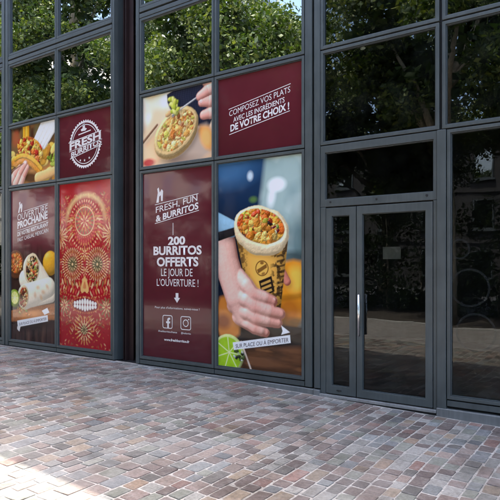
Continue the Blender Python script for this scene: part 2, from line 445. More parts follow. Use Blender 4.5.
MB().box(-3.205, -1.79, -0.035, 0.09, -0.075, -0.043).build('threshold', 'alu', B, 0.004)
MB().box(-3.205, -1.79, -0.012, 0.09, -0.30, -0.078).build('threshold_base', 'gasket', B)
for a, b in ((-6.414, -3.292), (-3.287, -3.209), (-1.788, -0.193), (-0.157, 2.84)):
    MB().box(a, b, -0.030 if b > -3.21 else -0.022, 0.12, -0.45, -0.004 if b < -3.2 else -0.016).build('plinth', 'plinth', B, 0.006)
MB().box(-13.03, -6.908, 0.0, 0.12, -0.3, 0.006).build('plinth', 'gasket', B)
MB().box(-6.907, -6.415, 0.10, 0.5, -0.3, -0.01).build('plinth', 'gasket', B)
# unseen metal-clad continuation, lengthened to cast a straight shadow edge; roof, rear wall, floor
MB().box(-42.0, -13.04, -0.004, 0.3, -0.3, 8.0).build('clad_wall', 'frame', B)
MB().box(2.85, 26.0, -0.004, 0.3, -0.6, 8.0).build('clad_wall', 'frame', B)
MB().box(-42.0, 26.0, 0.0, BACK, 8.003, TOP).build('roof', 'zinc', B, 0.006)
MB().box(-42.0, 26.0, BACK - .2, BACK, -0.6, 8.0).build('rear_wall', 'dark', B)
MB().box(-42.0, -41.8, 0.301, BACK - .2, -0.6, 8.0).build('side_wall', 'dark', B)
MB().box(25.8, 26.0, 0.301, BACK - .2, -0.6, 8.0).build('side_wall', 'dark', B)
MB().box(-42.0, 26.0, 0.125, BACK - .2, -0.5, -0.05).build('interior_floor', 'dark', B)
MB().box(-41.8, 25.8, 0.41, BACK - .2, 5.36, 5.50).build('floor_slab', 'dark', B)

# notice sheet taped inside the door, film rings on the right-hand shop window
nb = MB().box(0, 0.21, 0, 0.002, 0, 0.14).build('notice_sheet', 'paper', loc=(-2.42, GLASS_Y + 0.013, 1.60))
tag(nb, 'small pale paper notice taped behind the glass of the door', 'notice')
m_, t_, o_ = nodes('red_sign_glow'); e_ = N(t_, 'Emission', Color=(0.8, 0.03, 0.05, 1), Strength=0.10); t_.links.new(e_.outputs[0], o_.inputs[0]); MAT['red'] = m_
rl = MB().box(-.03, .03, 0, .03, 0, .26); rl.box(.045, .16, 0.005, .03, .16, .21); rl.box(.045, .13, 0.005, .03, .05, .10)
tag(rl.build('red_sign', 'red', loc=(-3.28, 1.6, 2.28)), 'small dim red lit sign hanging inside, seen through the door', 'sign')
def ring_sticker(cx, cz, r, wd, label):
    b = MB(); n = 48
    for i in range(n):
        g_ = 2 * math.pi * i / n
        b.v += [(math.cos(g_) * r, 0, math.sin(g_) * r), (math.cos(g_) * (r - wd), 0, math.sin(g_) * (r - wd))]
    b.f = [(2 * i, 2 * ((i + 1) % n), 2 * ((i + 1) % n) + 1, 2 * i + 1) for i in range(n)]
    o = b.build('ring_sticker', 'frost', loc=(cx, GLASS_Y - 0.007, cz)); tag(o, label, 'sticker', 'film rings on the shop window')
ring_sticker(-1.455, 1.29, 0.205, 0.022, 'large frosted film ring, middle of those on window right of door')
ring_sticker(-1.395, 0.82, 0.205, 0.022, 'large frosted film ring, lowest of those on window right of door')
ring_sticker(-1.56, 1.70, 0.11, 0.02, 'small frosted film ring above the others on window right of door')

# ------------------------------------------------------------------ printed posters
class Canvas:
    """flat print painted into a colour attribute; coordinates in centimetres from the top left corner"""
    def __init__(s, W, H, step):
        s.W, s.H = W, H; s.nx = int(W / step) + 1; s.ny = int(H / step) + 1
        s.x, s.y = np.meshgrid(np.linspace(0, W, s.nx), np.linspace(0, H, s.ny))
        s.c = np.zeros((s.ny, s.nx, 3))
    def noise(s, size, seed, octv=4, ax=1.0):
        out = np.zeros_like(s.x); amp = 1.0; tot = 0
        for o_ in range(octv):
            r_ = np.random.RandomState(seed * 31 + o_); sz = size / 2 ** o_
            gx = s.x / (sz * ax) + 7.3; gy = s.y / sz + 3.1
            G = r_.rand(int(gy.max()) + 3, int(gx.max()) + 3)
            ix, iy = gx.astype(int), gy.astype(int); fx, fy = gx - ix, gy - iy
            fx = fx * fx * (3 - 2 * fx); fy = fy * fy * (3 - 2 * fy)
            out += amp * ((G[iy, ix] * (1 - fx) + G[iy, ix + 1] * fx) * (1 - fy) + (G[iy + 1, ix] * (1 - fx) + G[iy + 1, ix + 1] * fx) * fy)
            tot += amp; amp *= 0.55
        return out / tot
    def put(s, mask, col, a=1.0):
        if isinstance(col, tuple): col = np.array(lin(*col))[None, None, :]
        m = (np.clip(mask, 0, 1) * a)[..., None]; s.c = s.c * (1 - m) + col * m
    def shade(s, mask, k): s.c = s.c * (1 + (np.clip(mask, 0, 1) * (k - 1))[..., None])
    def ell(s, cx, cy, rx, ry, rot=0, soft=1.0):
        a = R(rot); dx, dy = s.x - cx, s.y - cy
        u = (dx * math.cos(a) + dy * math.sin(a)) / rx; v = (-dx * math.sin(a) + dy * math.cos(a)) / ry
        d = (1 - np.sqrt(u * u + v * v)) * min(rx, ry)
        return np.clip(d / soft + 0.5, 0, 1)
    def cap(s, p, q, r0, r1, soft=1.0, sd=False):
        px, py = p; qx, qy = q; L = (qx - px) ** 2 + (qy - py) ** 2
        t = np.clip(((s.x - px) * (qx - px) + (s.y - py) * (qy - py)) / L, 0, 1)
        d = (r0 + (r1 - r0) * t) - np.hypot(s.x - px - t * (qx - px), s.y - py - t * (qy - py))
        return d if sd else np.clip(d / soft + 0.5, 0, 1)
    def poly(s, pts, soft=1.0, smooth=0):
        for _ in range(smooth):
            n_ = []
            for i in range(len(pts)):
                (a, b), (c, d) = pts[i], pts[(i + 1) % len(pts)]
                n_ += [(a * .75 + c * .25, b * .75 + d * .25), (a * .25 + c * .75, b * .25 + d * .75)]
            pts = n_
        ins = np.zeros(s.x.shape, bool); dm = np.full(s.x.shape, 1e9)
        for i in range(len(pts)):
            (ax, ay), (bx, by) = pts[i], pts[(i + 1) % len(pts)]
            t = np.clip(((s.x - ax) * (bx - ax) + (s.y - ay) * (by - ay)) / max(1e-9, (bx - ax) ** 2 + (by - ay) ** 2), 0, 1)
            dm = np.minimum(dm, np.hypot(s.x - ax - t * (bx - ax), s.y - ay - t * (by - ay)))
            if ay != by:
                k = ((ay > s.y) != (by > s.y)) & (s.x < (bx - ax) * (s.y - ay) / (by - ay) + ax); ins ^= k
        return np.clip(np.where(ins, dm, -dm) / soft + 0.5, 0, 1)
    def grad(s, a, b, t):
        t = np.clip(t, 0, 1)[..., None]; s.c = np.array(lin(*a)) * (1 - t) + np.array(lin(*b)) * t

def poster(x0, x1, z0, z1, cv, label, punch=1.0):
    """thin printed vinyl sheet stuck on the outside of the glass"""
    W, H = x1 - x0, z1 - z0; nx, ny = cv.nx, cv.ny
    gx, gy = np.meshgrid(np.linspace(0, W, nx), np.linspace(H, 0, ny))
    n = nx * ny
    front = np.stack([gx.ravel(), np.zeros(n), gy.ravel()], 1)
    idx = np.arange(n).reshape(ny, nx)
    q = np.stack([idx[1:, :-1], idx[1:, 1:], idx[:-1, 1:], idx[:-1, :-1]], -1).reshape(-1, 4)
    rim = np.concatenate([idx[0, :-1], idx[:-1, -1], idx[-1, :0:-1], idx[:0:-1, 0]])
    m = len(rim); back = front[rim] + np.array([0, 0.0012, 0])
    side = np.stack([rim, np.roll(rim, -1), n + (np.arange(m) + 1) % m, n + np.arange(m)], -1)
    V = np.concatenate([front, back]).astype(np.float32); F = np.concatenate([q, side]).astype(np.int32)
    me = bpy.data.meshes.new('poster'); me.vertices.add(len(V)); me.vertices.foreach_set('co', V.ravel())
    me.loops.add(F.size); me.loops.foreach_set('vertex_index', F.ravel())
    me.polygons.add(len(F)); me.polygons.foreach_set('loop_start', np.arange(0, F.size, 4, dtype=np.int32))
    me.update(calc_edges=True); me.validate()
    c = cv.c.reshape(-1, 3); c = np.concatenate([c, c[rim]]); c = np.concatenate([np.clip(c, 0, 1), np.ones((len(c), 1))], 1)
    c[:, :3] = np.clip(c[:, :3], 0, 1) ** 1.10 * punch
    c[:, :3] = np.clip(c[:, :3], 0, .9)
    a = me.color_attributes.new('print', 'FLOAT_COLOR', 'POINT'); a.data.foreach_set('color', c.astype(np.float32).ravel())
    me.materials.append(MAT['print'])
    o = bpy.data.objects.new('poster', me); COL.objects.link(o); o.location = (x0, GLASS_Y - 0.003, z0)
    o['H'] = 0; del o['H']
    tag(o, label, 'poster', 'printed window posters'); o_h[o.name] = H * 100
    return o
o_h = {}

_cap = {}
def font_mesh(body, offset):
    cu = bpy.data.curves.new('t', 'FONT'); cu.body = body; cu.size = 1; cu.offset = offset; cu.resolution_u = 3; cu.fill_mode = 'FRONT'
    ob = bpy.data.objects.new('t', cu); COL.objects.link(ob)
    me = bpy.data.meshes.new_from_object(ob.evaluated_get(bpy.context.evaluated_depsgraph_get()))
    bpy.data.objects.remove(ob); bpy.data.curves.remove(cu); return me
def letters(p, body, a, b, h, offset=0.02, mat='letter', lay=1):
    """baseline from a to b (cm), capitals h cm tall, stems upright"""
    me = font_mesh(body, offset); me.name = 'lettering'
    if not _cap:
        hm = font_mesh('H', 0); _cap['h'] = max(v.co.y for v in hm.vertices); bpy.data.meshes.remove(hm)
    xs = [v.co.x for v in me.vertices]; l, r_ = min(xs), max(xs); H = o_h[p.name]
    for v in me.vertices:
        t = (v.co.x - l) / (r_ - l); px = a[0] + (b[0] - a[0]) * t
        py = a[1] + (b[1] - a[1]) * t - v.co.y / _cap['h'] * h
        v.co = (px / 100, -0.0012 * lay, (H - py) / 100)
    me.materials.clear(); me.materials.append(MAT[mat])
    o = bpy.data.objects.new('lettering', me); COL.objects.link(o); o.parent = p; return o
def shapes(p, name, polys, mat='letter', lay=1):
    b = MB(); H = o_h[p.name]
    for pl in polys:
        k = len(b.v); b.v += [(x_ / 100, -0.0012 * lay, (H - y_) / 100) for x_, y_ in pl]; b.f.append(tuple(range(k, k + len(pl))))
    return b.build(name, mat, p)
def line(a, b, w_):
    return [(a[0], a[1] - w_ / 2), (b[0], b[1] - w_ / 2), (b[0], b[1] + w_ / 2), (a[0], a[1] + w_ / 2)]
def loop_ring(outer, inner):
    n = len(outer); return [[outer[i], outer[(i + 1) % n], inner[(i + 1) % n], inner[i]] for i in range(n)]
def rrect(cx, cy, hw, hh, r_, n=5):
    o_ = []
    for sx, sy, a0 in ((1, 1, 0), (-1, 1, 90), (-1, -1, 180), (1, -1, 270)):
        for i in range(n):
            g_ = R(a0 + 90 * i / (n - 1)); o_.append((cx + sx * (hw - r_) + r_ * math.cos(g_), cy + sy * (hh - r_) + r_ * math.sin(g_)))
    return o_
def circ(cx, cy, r_, n=32): return [(cx + r_ * math.cos(2 * math.pi * i / n), cy + r_ * math.sin(2 * math.pi * i / n)) for i in range(n)]

R3 = (3.04, 4.125); R4 = (0.126, 2.95)
H3 = 108.5; H4 = 282.4
L1 = (-9.818, -8.444); L2 = (-8.356, -6.996); M1 = (-6.300, -4.916); M2 = (-4.828, -3.466)

def maroon(cv, seed):
    cv.grad((108, 48, 56), (92, 38, 46), cv.y / cv.H); n_ = cv.noise(60, seed)
    cv.shade(n_, 1.25); cv.shade(cv.noise(12, seed + 5), 0.9)
def blur_bg(cv, cols, size, seed):
    for i, c in enumerate(cols): cv.put(np.clip((cv.noise(size, seed + i, 2) - 0.45) * 5, 0, 1), c, 0.8)

class Pile:
    """small relief painter: heaps of lit ellipsoids and capsules, highest one shows"""
    def __init__(s, cv):
        s.cv = cv; s.h = np.zeros_like(cv.x); s.c = np.zeros_like(cv.c); s.m = np.zeros(cv.x.shape, bool); s.st = cv.W / (cv.nx - 1)
    def _w(s, x0, x1, y0, y1):
        i0 = max(0, int(y0 / s.st) - 1); i1 = min(s.cv.ny, int(y1 / s.st) + 3); j0 = max(0, int(x0 / s.st) - 1); j1 = min(s.cv.nx, int(x1 / s.st) + 3)
        return (slice(i0, max(i0, i1)), slice(j0, max(j0, j1)))
    def _set(s, w_, h, ok, col, lim):
        if lim is not None: ok = ok & lim[w_]
        ok = ok & (h > s.h[w_]); s.h[w_][ok] = h[ok]; s.c[w_][ok] = lin(*col); s.m[w_] |= ok
    def ell(s, cx, cy, rx, ry, rot, z, hz, col, lim=None):
        rm = max(rx, ry); w_ = s._w(cx - rm, cx + rm, cy - rm, cy + rm); a = R(rot)
        dx, dy = s.cv.x[w_] - cx, s.cv.y[w_] - cy
        q = ((dx * math.cos(a) + dy * math.sin(a)) / rx) ** 2 + ((-dx * math.sin(a) + dy * math.cos(a)) / ry) ** 2
        s._set(w_, z + hz * np.sqrt(np.clip(1 - q, 0, 1)), q < 1, col, lim)
    def cap(s, p, q, r0, r1, z0, z1, col, flat=1.0, lim=None):
        (px, py), (qx, qy) = p, q; rm = max(r0, r1)
        w_ = s._w(min(px, qx) - rm, max(px, qx) + rm, min(py, qy) - rm, max(py, qy) + rm); X_, Y_ = s.cv.x[w_], s.cv.y[w_]
        t = np.clip(((X_ - px) * (qx - px) + (Y_ - py) * (qy - py)) / ((qx - px) ** 2 + (qy - py) ** 2), 0, 1)
        r_ = r0 + (r1 - r0) * t; d2 = (X_ - px - t * (qx - px)) ** 2 + (Y_ - py - t * (qy - py)) ** 2
        s._set(w_, z0 + (z1 - z0) * t + flat * np.sqrt(np.clip(r_ * r_ - d2, 0, None)), d2 < r_ * r_, col, lim)
    def chop(s, lim, cols, n, size, z, hz, seed, thin=0.38):
        """n chopped pieces scattered where lim is true"""
        r_ = random.Random(seed); ys, xs = np.where(lim)
        for _ in range(n):
            k = r_.randrange(len(ys)); cx, cy = s.cv.x[ys[k], xs[k]], s.cv.y[ys[k], xs[k]]; a = size * r_.uniform(.55, 1.25)
            c_ = r_.choice(cols); f = r_.uniform(.82, 1.12); zz = (z[ys[k], xs[k]] if isinstance(z, np.ndarray) else z)
            if r_.random() < .35:
                g = r_.uniform(0, 6.28); s.cap((cx, cy), (cx + a * 1.5 * math.cos(g), cy + a * 1.5 * math.sin(g)), a * .32, a * .26, zz + hz * r_.uniform(.1, .6), zz + hz * r_.uniform(.1, .6), tuple(min(255, v * f) for v in c_), 1, lim)
            else: s.ell(cx, cy, a, a * r_.uniform(thin, 1), r_.uniform(0, 180), zz + r_.uniform(-.3, .4) * hz, hz * r_.uniform(.6, 1.1), tuple(min(255, v * f) for v in c_), lim)
    @staticmethod
    def blur(a, k):
        for ax in (0, 1):
            for _ in range(2):
                p = np.pad(a, [(k + 1, k) if i == ax else (0, 0) for i in (0, 1)], mode='edge'); cs = np.cumsum(p, ax); n_ = a.shape[ax]
                a = (np.take(cs, range(2 * k + 1, 2 * k + 1 + n_), ax) - np.take(cs, range(0, n_), ax)) / (2 * k + 1)
        return a
    def draw(s, light=(-.45, -.6, .66), amb=.36, ao=.05, aor=5, gloss=.12, tex=.10, warm=0.0, seed=1, shadow=.45, soft=0, rough=0.0):
        cv = s.cv; h = s.h if not soft else s.blur(s.h, soft)
        if rough: h = h + rough * cv.noise(3.2, seed + 70, 3)
        gy, gx = np.gradient(h, s.st); gx = np.clip(gx, -3, 3); gy = np.clip(gy, -3, 3); n_ = np.sqrt(gx * gx + gy * gy + 1)
        L = np.array(light) / np.linalg.norm(light); d = np.clip((-gx * L[0] - gy * L[1] + L[2]) / n_, 0, 1)
        sh = amb + (1.12 - amb) * d; sh *= 1 - np.clip((s.blur(s.h, aor) - s.h) * ao, 0, .6)
        sh *= 1 + tex * (cv.noise(3.0, seed, 3) - .5) * 2
        col = s.c * sh[..., None] ** np.array([1.0, 1 + warm, 1 + warm * 1.3])
        col += gloss * (np.clip(d, 0, 1) ** 18)[..., None]
        a = s.blur(s.m.astype(float), 1)
        if shadow:
            k = int(4 / s.st); b = s.blur(np.roll(np.roll(s.m.astype(float), k, 0), k, 1), k); b[:k] = 0; cv.shade(b * (1 - a), 1 - shadow)
        cc = np.stack([s.blur(np.where(s.m, col[..., i], 0), 1) for i in range(3)], -1) / np.maximum(a, .02)[..., None]
        col = np.where(s.m[..., None], col, cc)
        m_ = np.clip(a * 1.6 - .3, 0, 1)[..., None]; cv.c = cv.c * (1 - m_) + col * m_

SKIN = (244, 200, 184); PINK = (232, 158, 142)
def finger(p, pts, rs, z, col=SKIN, tip=PINK, nail=None):
    for i in range(len(pts) - 1):
        p.cap(pts[i], pts[i + 1], rs[i], rs[i + 1], z[i], z[i + 1], col if i < len(pts) - 2 else tuple((a + b) / 2 for a, b in zip(col, tip)))
    if nail: p.ell(*nail, (246, 208, 200))

# 1 taco and fries -----------------------------------------------------------
def art1():
    c = Canvas(137.4, H3, 0.8); c.grad((84, 40, 32), (120, 70, 48), c.y / 80)
    blur_bg(c, [(150, 76, 52), (58, 34, 30), (128, 100, 66)], 24, 3)
    c.put(c.ell(16, 20, 12, 14, 0, 10), (170, 84, 56), .7); c.put(c.ell(84, 12, 12, 12, 0, 10), (120, 108, 70), .6)
    c.put(c.poly([(0, 78), (60, 84), (137, 70), (137, 110), (0, 110)], 8, 1), (196, 140, 84))
    p = Pile(c)
    for k in range(5): p.cap((40 + 4 * k, -4 + k), (41 + 3.6 * k, 34), 2.4, 2.4, 4 + k % 2, 5, [(240, 182, 60), (226, 160, 46), (246, 198, 84)][k % 3])
    p.draw(seed=4)
    p = Pile(c)                                            # nachos left and right
    r_ = random.Random(5)
    for k in range(26):
        a, b = (r_.uniform(0, 30), r_.uniform(44, 74)) if k % 3 == 0 else (r_.uniform(96, 137), r_.uniform(44, 104)); p.ell(a, b, r_.uniform(9, 15), r_.uniform(5, 9), r_.uniform(-60, 60), r_.uniform(0, 5), 3, r_.choice([(240, 196, 92), (226, 172, 70), (246, 212, 124), (214, 150, 64)]))
    for k in range(14): p.ell(r_.uniform(116, 137), r_.uniform(64, 92), r_.uniform(4, 7), r_.uniform(2, 4), r_.uniform(0, 180), 7, 2, r_.choice([(150, 168, 60), (186, 196, 90), (120, 140, 50)]))
    p.draw(seed=6)
    p = Pile(c)                                            # paper cone
    for k in range(7): p.cap((72 + 5 * k, 36 + 1.5 * k), (104 + 5.5 * k, -2 + 2 * k), 5, 7, 6 + (k % 2) * 1.2, 7, (236, 232, 226), .6)
    p.draw(seed=7, amb=.6, gloss=0)
    p = Pile(c)                                            # toppings then shell
    lim = c.ell(60, 46, 42, 23, 22, 1) > .5
    p.chop(lim, [(236, 160, 60), (244, 190, 92), (224, 120, 54), (206, 70, 48), (250, 214, 130), (238, 170, 76), (246, 196, 100), (196, 60, 46)], 150, 6.6, 4, 6, 8)
    p.draw(seed=8, ao=.09, rough=4)
    p = Pile(c)
    arc = [(14, 58), (24, 55), (38, 54), (52, 57), (66, 63), (80, 72), (94, 84)]
    for i in range(6): p.cap(arc[i], arc[i + 1], 4.2, 4.2, 12, 12, (244, 186, 76), .6)
    for i in range(6): p.cap((arc[i][0], arc[i][1] + 6), (arc[i + 1][0], arc[i + 1][1] + 7), 9, 9, 7, 7, (228, 156, 58), .35)
    p.draw(seed=9, ao=.06, tex=.28)
    c.put(c.ell(62, 98, 26, 10, 6, 8), (58, 34, 28), .85)
    p = Pile(c)
    finger(p, [(14, 104), (28, 86), (46, 70)], [9, 8, 6.5], [8, 12, 14], nail=(47, 69, 3.4, 2.6, -40, 20, .6)); finger(p, [(30, 108), (40, 92), (52, 78)], [8.5, 7.5, 6], [8, 11, 13]); finger(p, [(0, 100), (12, 88), (28, 76)], [9, 8, 6.5], [5, 9, 11])
    p.cap((84, 100), (132, 92), 10, 8, 2, 2, (236, 196, 134), .5)
    p.draw(seed=10, warm=.25, tex=.05, amb=.45)
    p = Pile(c); p.cap((-3, 82), (40, 69), 1.6, 1.2, 20, 20, (150, 110, 90)); p.draw(seed=11); return c

# 3 two cut wraps on dark wood ------------------------------------------------
def art3():
    c = Canvas(137.4, H4, 0.8); maroon(c, 21)
    wood = np.clip((c.y - 98) / 36, 0, 1); c.put(wood, (66, 46, 42)); c.shade(np.clip((c.noise(80, 22, 4, 0.10) - 0.42) * 4, 0, 1) * wood, 0.55); c.put(wood * np.clip((c.noise(70, 27, 4, 0.12) - 0.55) * 4, 0, 1), (104, 76, 64), .6)
    for k in (34, 72, 108): c.shade(c.poly([(k, 120), (k + 1.6, 120), (k + 1.6, 290), (k, 290)], 1), 0.3)
    p = Pile(c); p.ell(15, 140, 27, 27, 0, 2, 5, (120, 78, 54)); p.draw(seed=2)
    p = Pile(c); p.chop(c.ell(15, 137, 22, 20, 0, 1) > .5, [(230, 150, 66), (214, 116, 54), (242, 190, 110), (196, 92, 48)], 90, 5, 4, 5, 23); p.draw(seed=3, ao=.09)
    p = Pile(c); p.ell(121, 138, 22, 22, 0, 2, 16, (230, 172, 46)); p.ell(104, 150, 8, 7, 0, 4, 6, (240, 190, 70)); p.draw(seed=4, tex=.14)
    p = Pile(c)
    for k in range(5): p.cap((4, 232 + 3 * k), (134, 214 + 5 * k), 5, 5, 2, 2, (168, 104, 58), .3)
    p.draw(seed=5, tex=.3)
    c.put(c.ell(60, 232, 34, 8, -5, 8), (214, 140, 74), .7); c.put(c.ell(70, 252, 46, 9, -6, 10), (36, 26, 26), .8)
    TOR = (242, 228, 204)
    p = Pile(c); p.cap((66, 148), (112, 186), 27, 20, 4, 4, TOR, .9); p.cap((44, 168), (70, 190), 18, 16, 3, 3, TOR, .7); p.draw(seed=6, amb=.5, gloss=.03, tex=.08)
    p = Pile(c); p.ell(66, 148, 22.5, 29, 14, 25, 2, (226, 206, 170)); p.draw(seed=7, shadow=0)
    p = Pile(c); p.chop(c.ell(67, 149, 19, 25, 14, 1) > .5, [(122, 132, 54), (216, 136, 62), (228, 198, 136), (70, 48, 38), (190, 74, 52), (150, 158, 74), (236, 210, 160), (96, 60, 42)], 170, 4.4, 26, 5, 24); p.draw(seed=8, ao=.11, shadow=0)
    p = Pile(c); p.cap((46, 200), (116, 182), 24, 19, 10, 10, TOR, .9); p.cap((60, 206), (124, 196), 14, 12, 8, 8, TOR, .8); p.draw(seed=9, amb=.5, gloss=.03, tex=.08)
    for k, (a, b) in enumerate(((84, 182), (100, 190), (112, 180), (94, 200), (76, 196))): c.put(c.ell(a, b, 5, 3.4, 20 * k, 4), (196, 150, 100), .55)
    p = Pile(c); p.ell(40, 201, 16.5, 22.5, 8, 33, 2, (226, 206, 170)); p.draw(seed=10, shadow=0)
    p = Pile(c); p.chop(c.ell(40, 201, 13.5, 19.5, 8, 1) > .5, [(204, 118, 62), (112, 64, 46), (228, 188, 118), (136, 126, 62), (180, 84, 56), (236, 206, 150)], 110, 4.2, 34, 5, 25); p.draw(seed=11, ao=.11, shadow=0)
    p = Pile(c); p.ell(11, 204, 17, 17, 0, 2, 10, (140, 164, 50)); p.draw(seed=12); c.put(c.ell(12, 203, 12, 12, 0, 1.5), (214, 214, 124)); 
    for k in range(8): c.put(c.cap((12, 203), (12 + 11 * math.cos(k * .785), 203 + 11 * math.sin(k * .785)), .5, .5, 1), (240, 238, 200), .8)
    r_ = random.Random(6); p = Pile(c); p.chop(c.poly([(20, 218), (60, 226), (70, 236), (20, 232)], 1) > .5, [(214, 120, 60), (120, 140, 60), (236, 196, 120)], 24, 3.0, 3, 3, 26); p.draw(seed=13)
    c.put(c.poly([(20, 246), (113, 231), (114, 242), (22, 258)], 0.8), (240, 234, 228)); c.put(c.poly([(20, 257), (31, 255), (27, 266), (20, 262)], 0.8), (226, 214, 208)); c.put(c.poly([(96, 224), (112, 218), (118, 226), (104, 231)], 1), (240, 234, 228)); return c

# 4 decorated red skull --------------------------------------------------------
def art4():
    c = Canvas(136, H4, 0.72); c.grad((172, 36, 44), (164, 26, 40), c.y / c.H); c.shade(c.noise(30, 41), 1.2)
    GOLD, CREAM, ROSE, OLIVE, DEEP = (216, 150, 84), (236, 200, 150), (220, 96, 88), (146, 120, 78), (128, 18, 34)
    def petals(cx, cy, r0, r1, n_, col, w_=0.5, ph=0.0, sx=1.0, al=.9):
        dx, dy = (c.x - cx) / sx, c.y - cy; rr = np.hypot(dx, dy); an = np.arctan2(dy, dx) + ph
        lobe = np.cos(an * n_) * 0.5 + 0.5; t_ = (rr - r0) / (r1 - r0)
        c.put(np.clip((lobe - (1 - w_) - np.abs(t_ - .5) * w_ * 1.2) * 5, 0, 1) * (t_ > 0) * (t_ < 1), col, al)
    def dots(cx, cy, r0, n_, rad, col, sx=1.0, a0=0, a1=6.283):
        for k in range(n_):
            g = a0 + (a1 - a0) * k / n_; c.put(c.ell(cx + sx * r0 * math.cos(g), cy + r0 * math.sin(g), rad, rad, 0, .7), col, .9)
    CX = 68; rs_ = random.Random(44)
    for k in range(520):
        ax_, ay_, rr_, ro_ = rs_.uniform(0, 68), rs_.uniform(22, 280), rs_.uniform(1.0, 3.4), rs_.uniform(0, 180); cc_ = rs_.choice((GOLD, GOLD, ROSE, OLIVE, DEEP, CREAM, CREAM))
        for s_ in (-1, 1): c.put(c.ell(CX + s_ * ax_, ay_, rr_, rr_ * .42, s_ * ro_, 1.0), cc_, 0.62)
    c.put(c.ell(CX + 2, 60, 50, 40, 0, 8) - c.ell(CX + 2, 70, 47, 44, 0, 8), (244, 214, 150), .9)
    c.put(c.ell(CX, 78, 44, 46, 0, 3), (196, 52, 56), .8)
    for rr, n_, col, w_ in ((44, 40, CREAM, .5), (39, 34, DEEP, .5), (35, 30, GOLD, .55), (30, 26, ROSE, .6)): petals(CX, 74, rr - 5, rr, n_, col, w_, rr, .92)
    c.put(c.ell(CX, 67, 25, 25, 0, 1.2) - c.ell(CX, 67, 23, 23, 0, 1.2), CREAM); petals(CX, 67, 15, 23, 18, OLIVE, .6); petals(CX, 67, 9, 18, 11, GOLD, .6, .3); petals(CX, 67, 2, 11, 7, CREAM, .6); dots(CX, 67, 27.5, 34, 1.0, GOLD)
    for s_ in (-1, 1):
        for k in range(9):
            g = .25 + k * .13; c.put(c.cap((CX + s_ * 34 * math.sin(g + .9), 70 + 34 * math.cos(g + .9) + 6), (CX + s_ * 48 * math.sin(g + .8), 70 + 46 * math.cos(g + .8) + 8), 1.8, .7, 1), (CREAM, GOLD, ROSE)[k % 3], .85)
        ex = CX + s_ * 32
        c.put(c.ell(ex, 140, 28, 28, 0, 1.5), (150, 26, 40), .8); petals(ex, 140, 23, 29, 36, CREAM, .55); petals(ex, 140, 18, 25, 30, GOLD, .5, .1); petals(ex, 140, 13, 20, 24, CREAM, .5, .05); petals(ex, 140, 11, 15, 20, OLIVE, .6)
        c.put(c.ell(ex, 140, 12, 12, 0, 1.2), (112, 92, 60)); petals(ex, 140, 5, 12, 13, CREAM, .5); petals(ex, 140, 2, 8, 9, (70, 80, 50), .6, .5); dots(ex, 140, 16, 26, .8, ROSE); c.put(c.ell(ex, 140, 2.4, 2.4, 0, 1), CREAM)
        petals(CX + s_ * 66, 92, 4, 22, 17, CREAM, .45); petals(CX + s_ * 66, 92, 3, 12, 11, GOLD, .6); petals(CX + s_ * 62, 58, 3, 13, 11, GOLD, .5); petals(CX + s_ * 62, 58, 2, 8, 7, ROSE, .6)
        for k in range(8):
            c.put(c.ell(CX + s_ * (13 + 6.5 * k), 174 + 3 * (k % 2) - 1.0 * k, 2.0, 5.5, s_ * 18, 1), (GOLD, CREAM, OLIVE)[k % 3], .85); c.put(c.ell(CX + s_ * (16 + 6.5 * k), 189 - 1.5 * k, 1.6, 4.6, -s_ * 25, 1), (CREAM, ROSE, GOLD)[k % 3], .8); c.put(c.ell(CX + s_ * (12 + 6 * k), 197 - k, 1.1, 1.1, 0, .8), GOLD, .8)
        petals(CX + s_ * 54, 211, 3, 17, 11, OLIVE, .6); petals(CX + s_ * 54, 211, 2, 10, 8, CREAM, .5)
        for k in range(7): c.put(c.cap((CX + s_ * (12 + 4 * k), 230 + 5 * k), (CX + s_ * (20 + 3.4 * k), 225 + 5 * k), 1.3, .6, 1), (GOLD, CREAM)[k % 2], .75)
    c.put(c.poly([(CX, 158), (CX + 6, 168), (CX + 12, 184), (CX + 6, 190), (CX, 185), (CX - 6, 190), (CX - 12, 184), (CX - 6, 168)], 1, 1), (234, 186, 120)); c.put(c.poly([(CX, 166), (CX + 5, 180), (CX, 182), (CX - 5, 180)], 1.5, 1), (214, 120, 80), .8)
    petals(CX, 122, 2, 13, 8, GOLD, .5); petals(CX, 122, 1, 7, 6, CREAM, .6); petals(CX, 152, 1, 8, 7, CREAM, .5)
    c.put(c.ell(CX + 1, 209, 33, 11.5, 0, 2), DEEP); dots(CX + 1, 209, 13.5, 40, 1.0, GOLD, 2.6)
    for k in range(9):
        for up in (0, 1):
            tx_ = CX + 1 + (k - 4) * 6.6; hh = 8.8 - abs(k - 4) * 1.1; c.put(c.ell(tx_, 208.5 + (hh * .62 if up else -hh * .62), 3.0, hh * .66, 0, 1.0), (240, 234, 226))
    petals(CX - 1, 252, 15, 25, 20, GOLD, .5); petals(CX - 1, 252, 9, 18, 14, CREAM, .5, .2); c.put(c.ell(CX - 1, 251, 9, 8, 0, 1), (112, 92, 60)); petals(CX - 1, 251, 2, 9, 10, CREAM, .5)
    c.shade(c.noise(3, 46), 1.12); return c

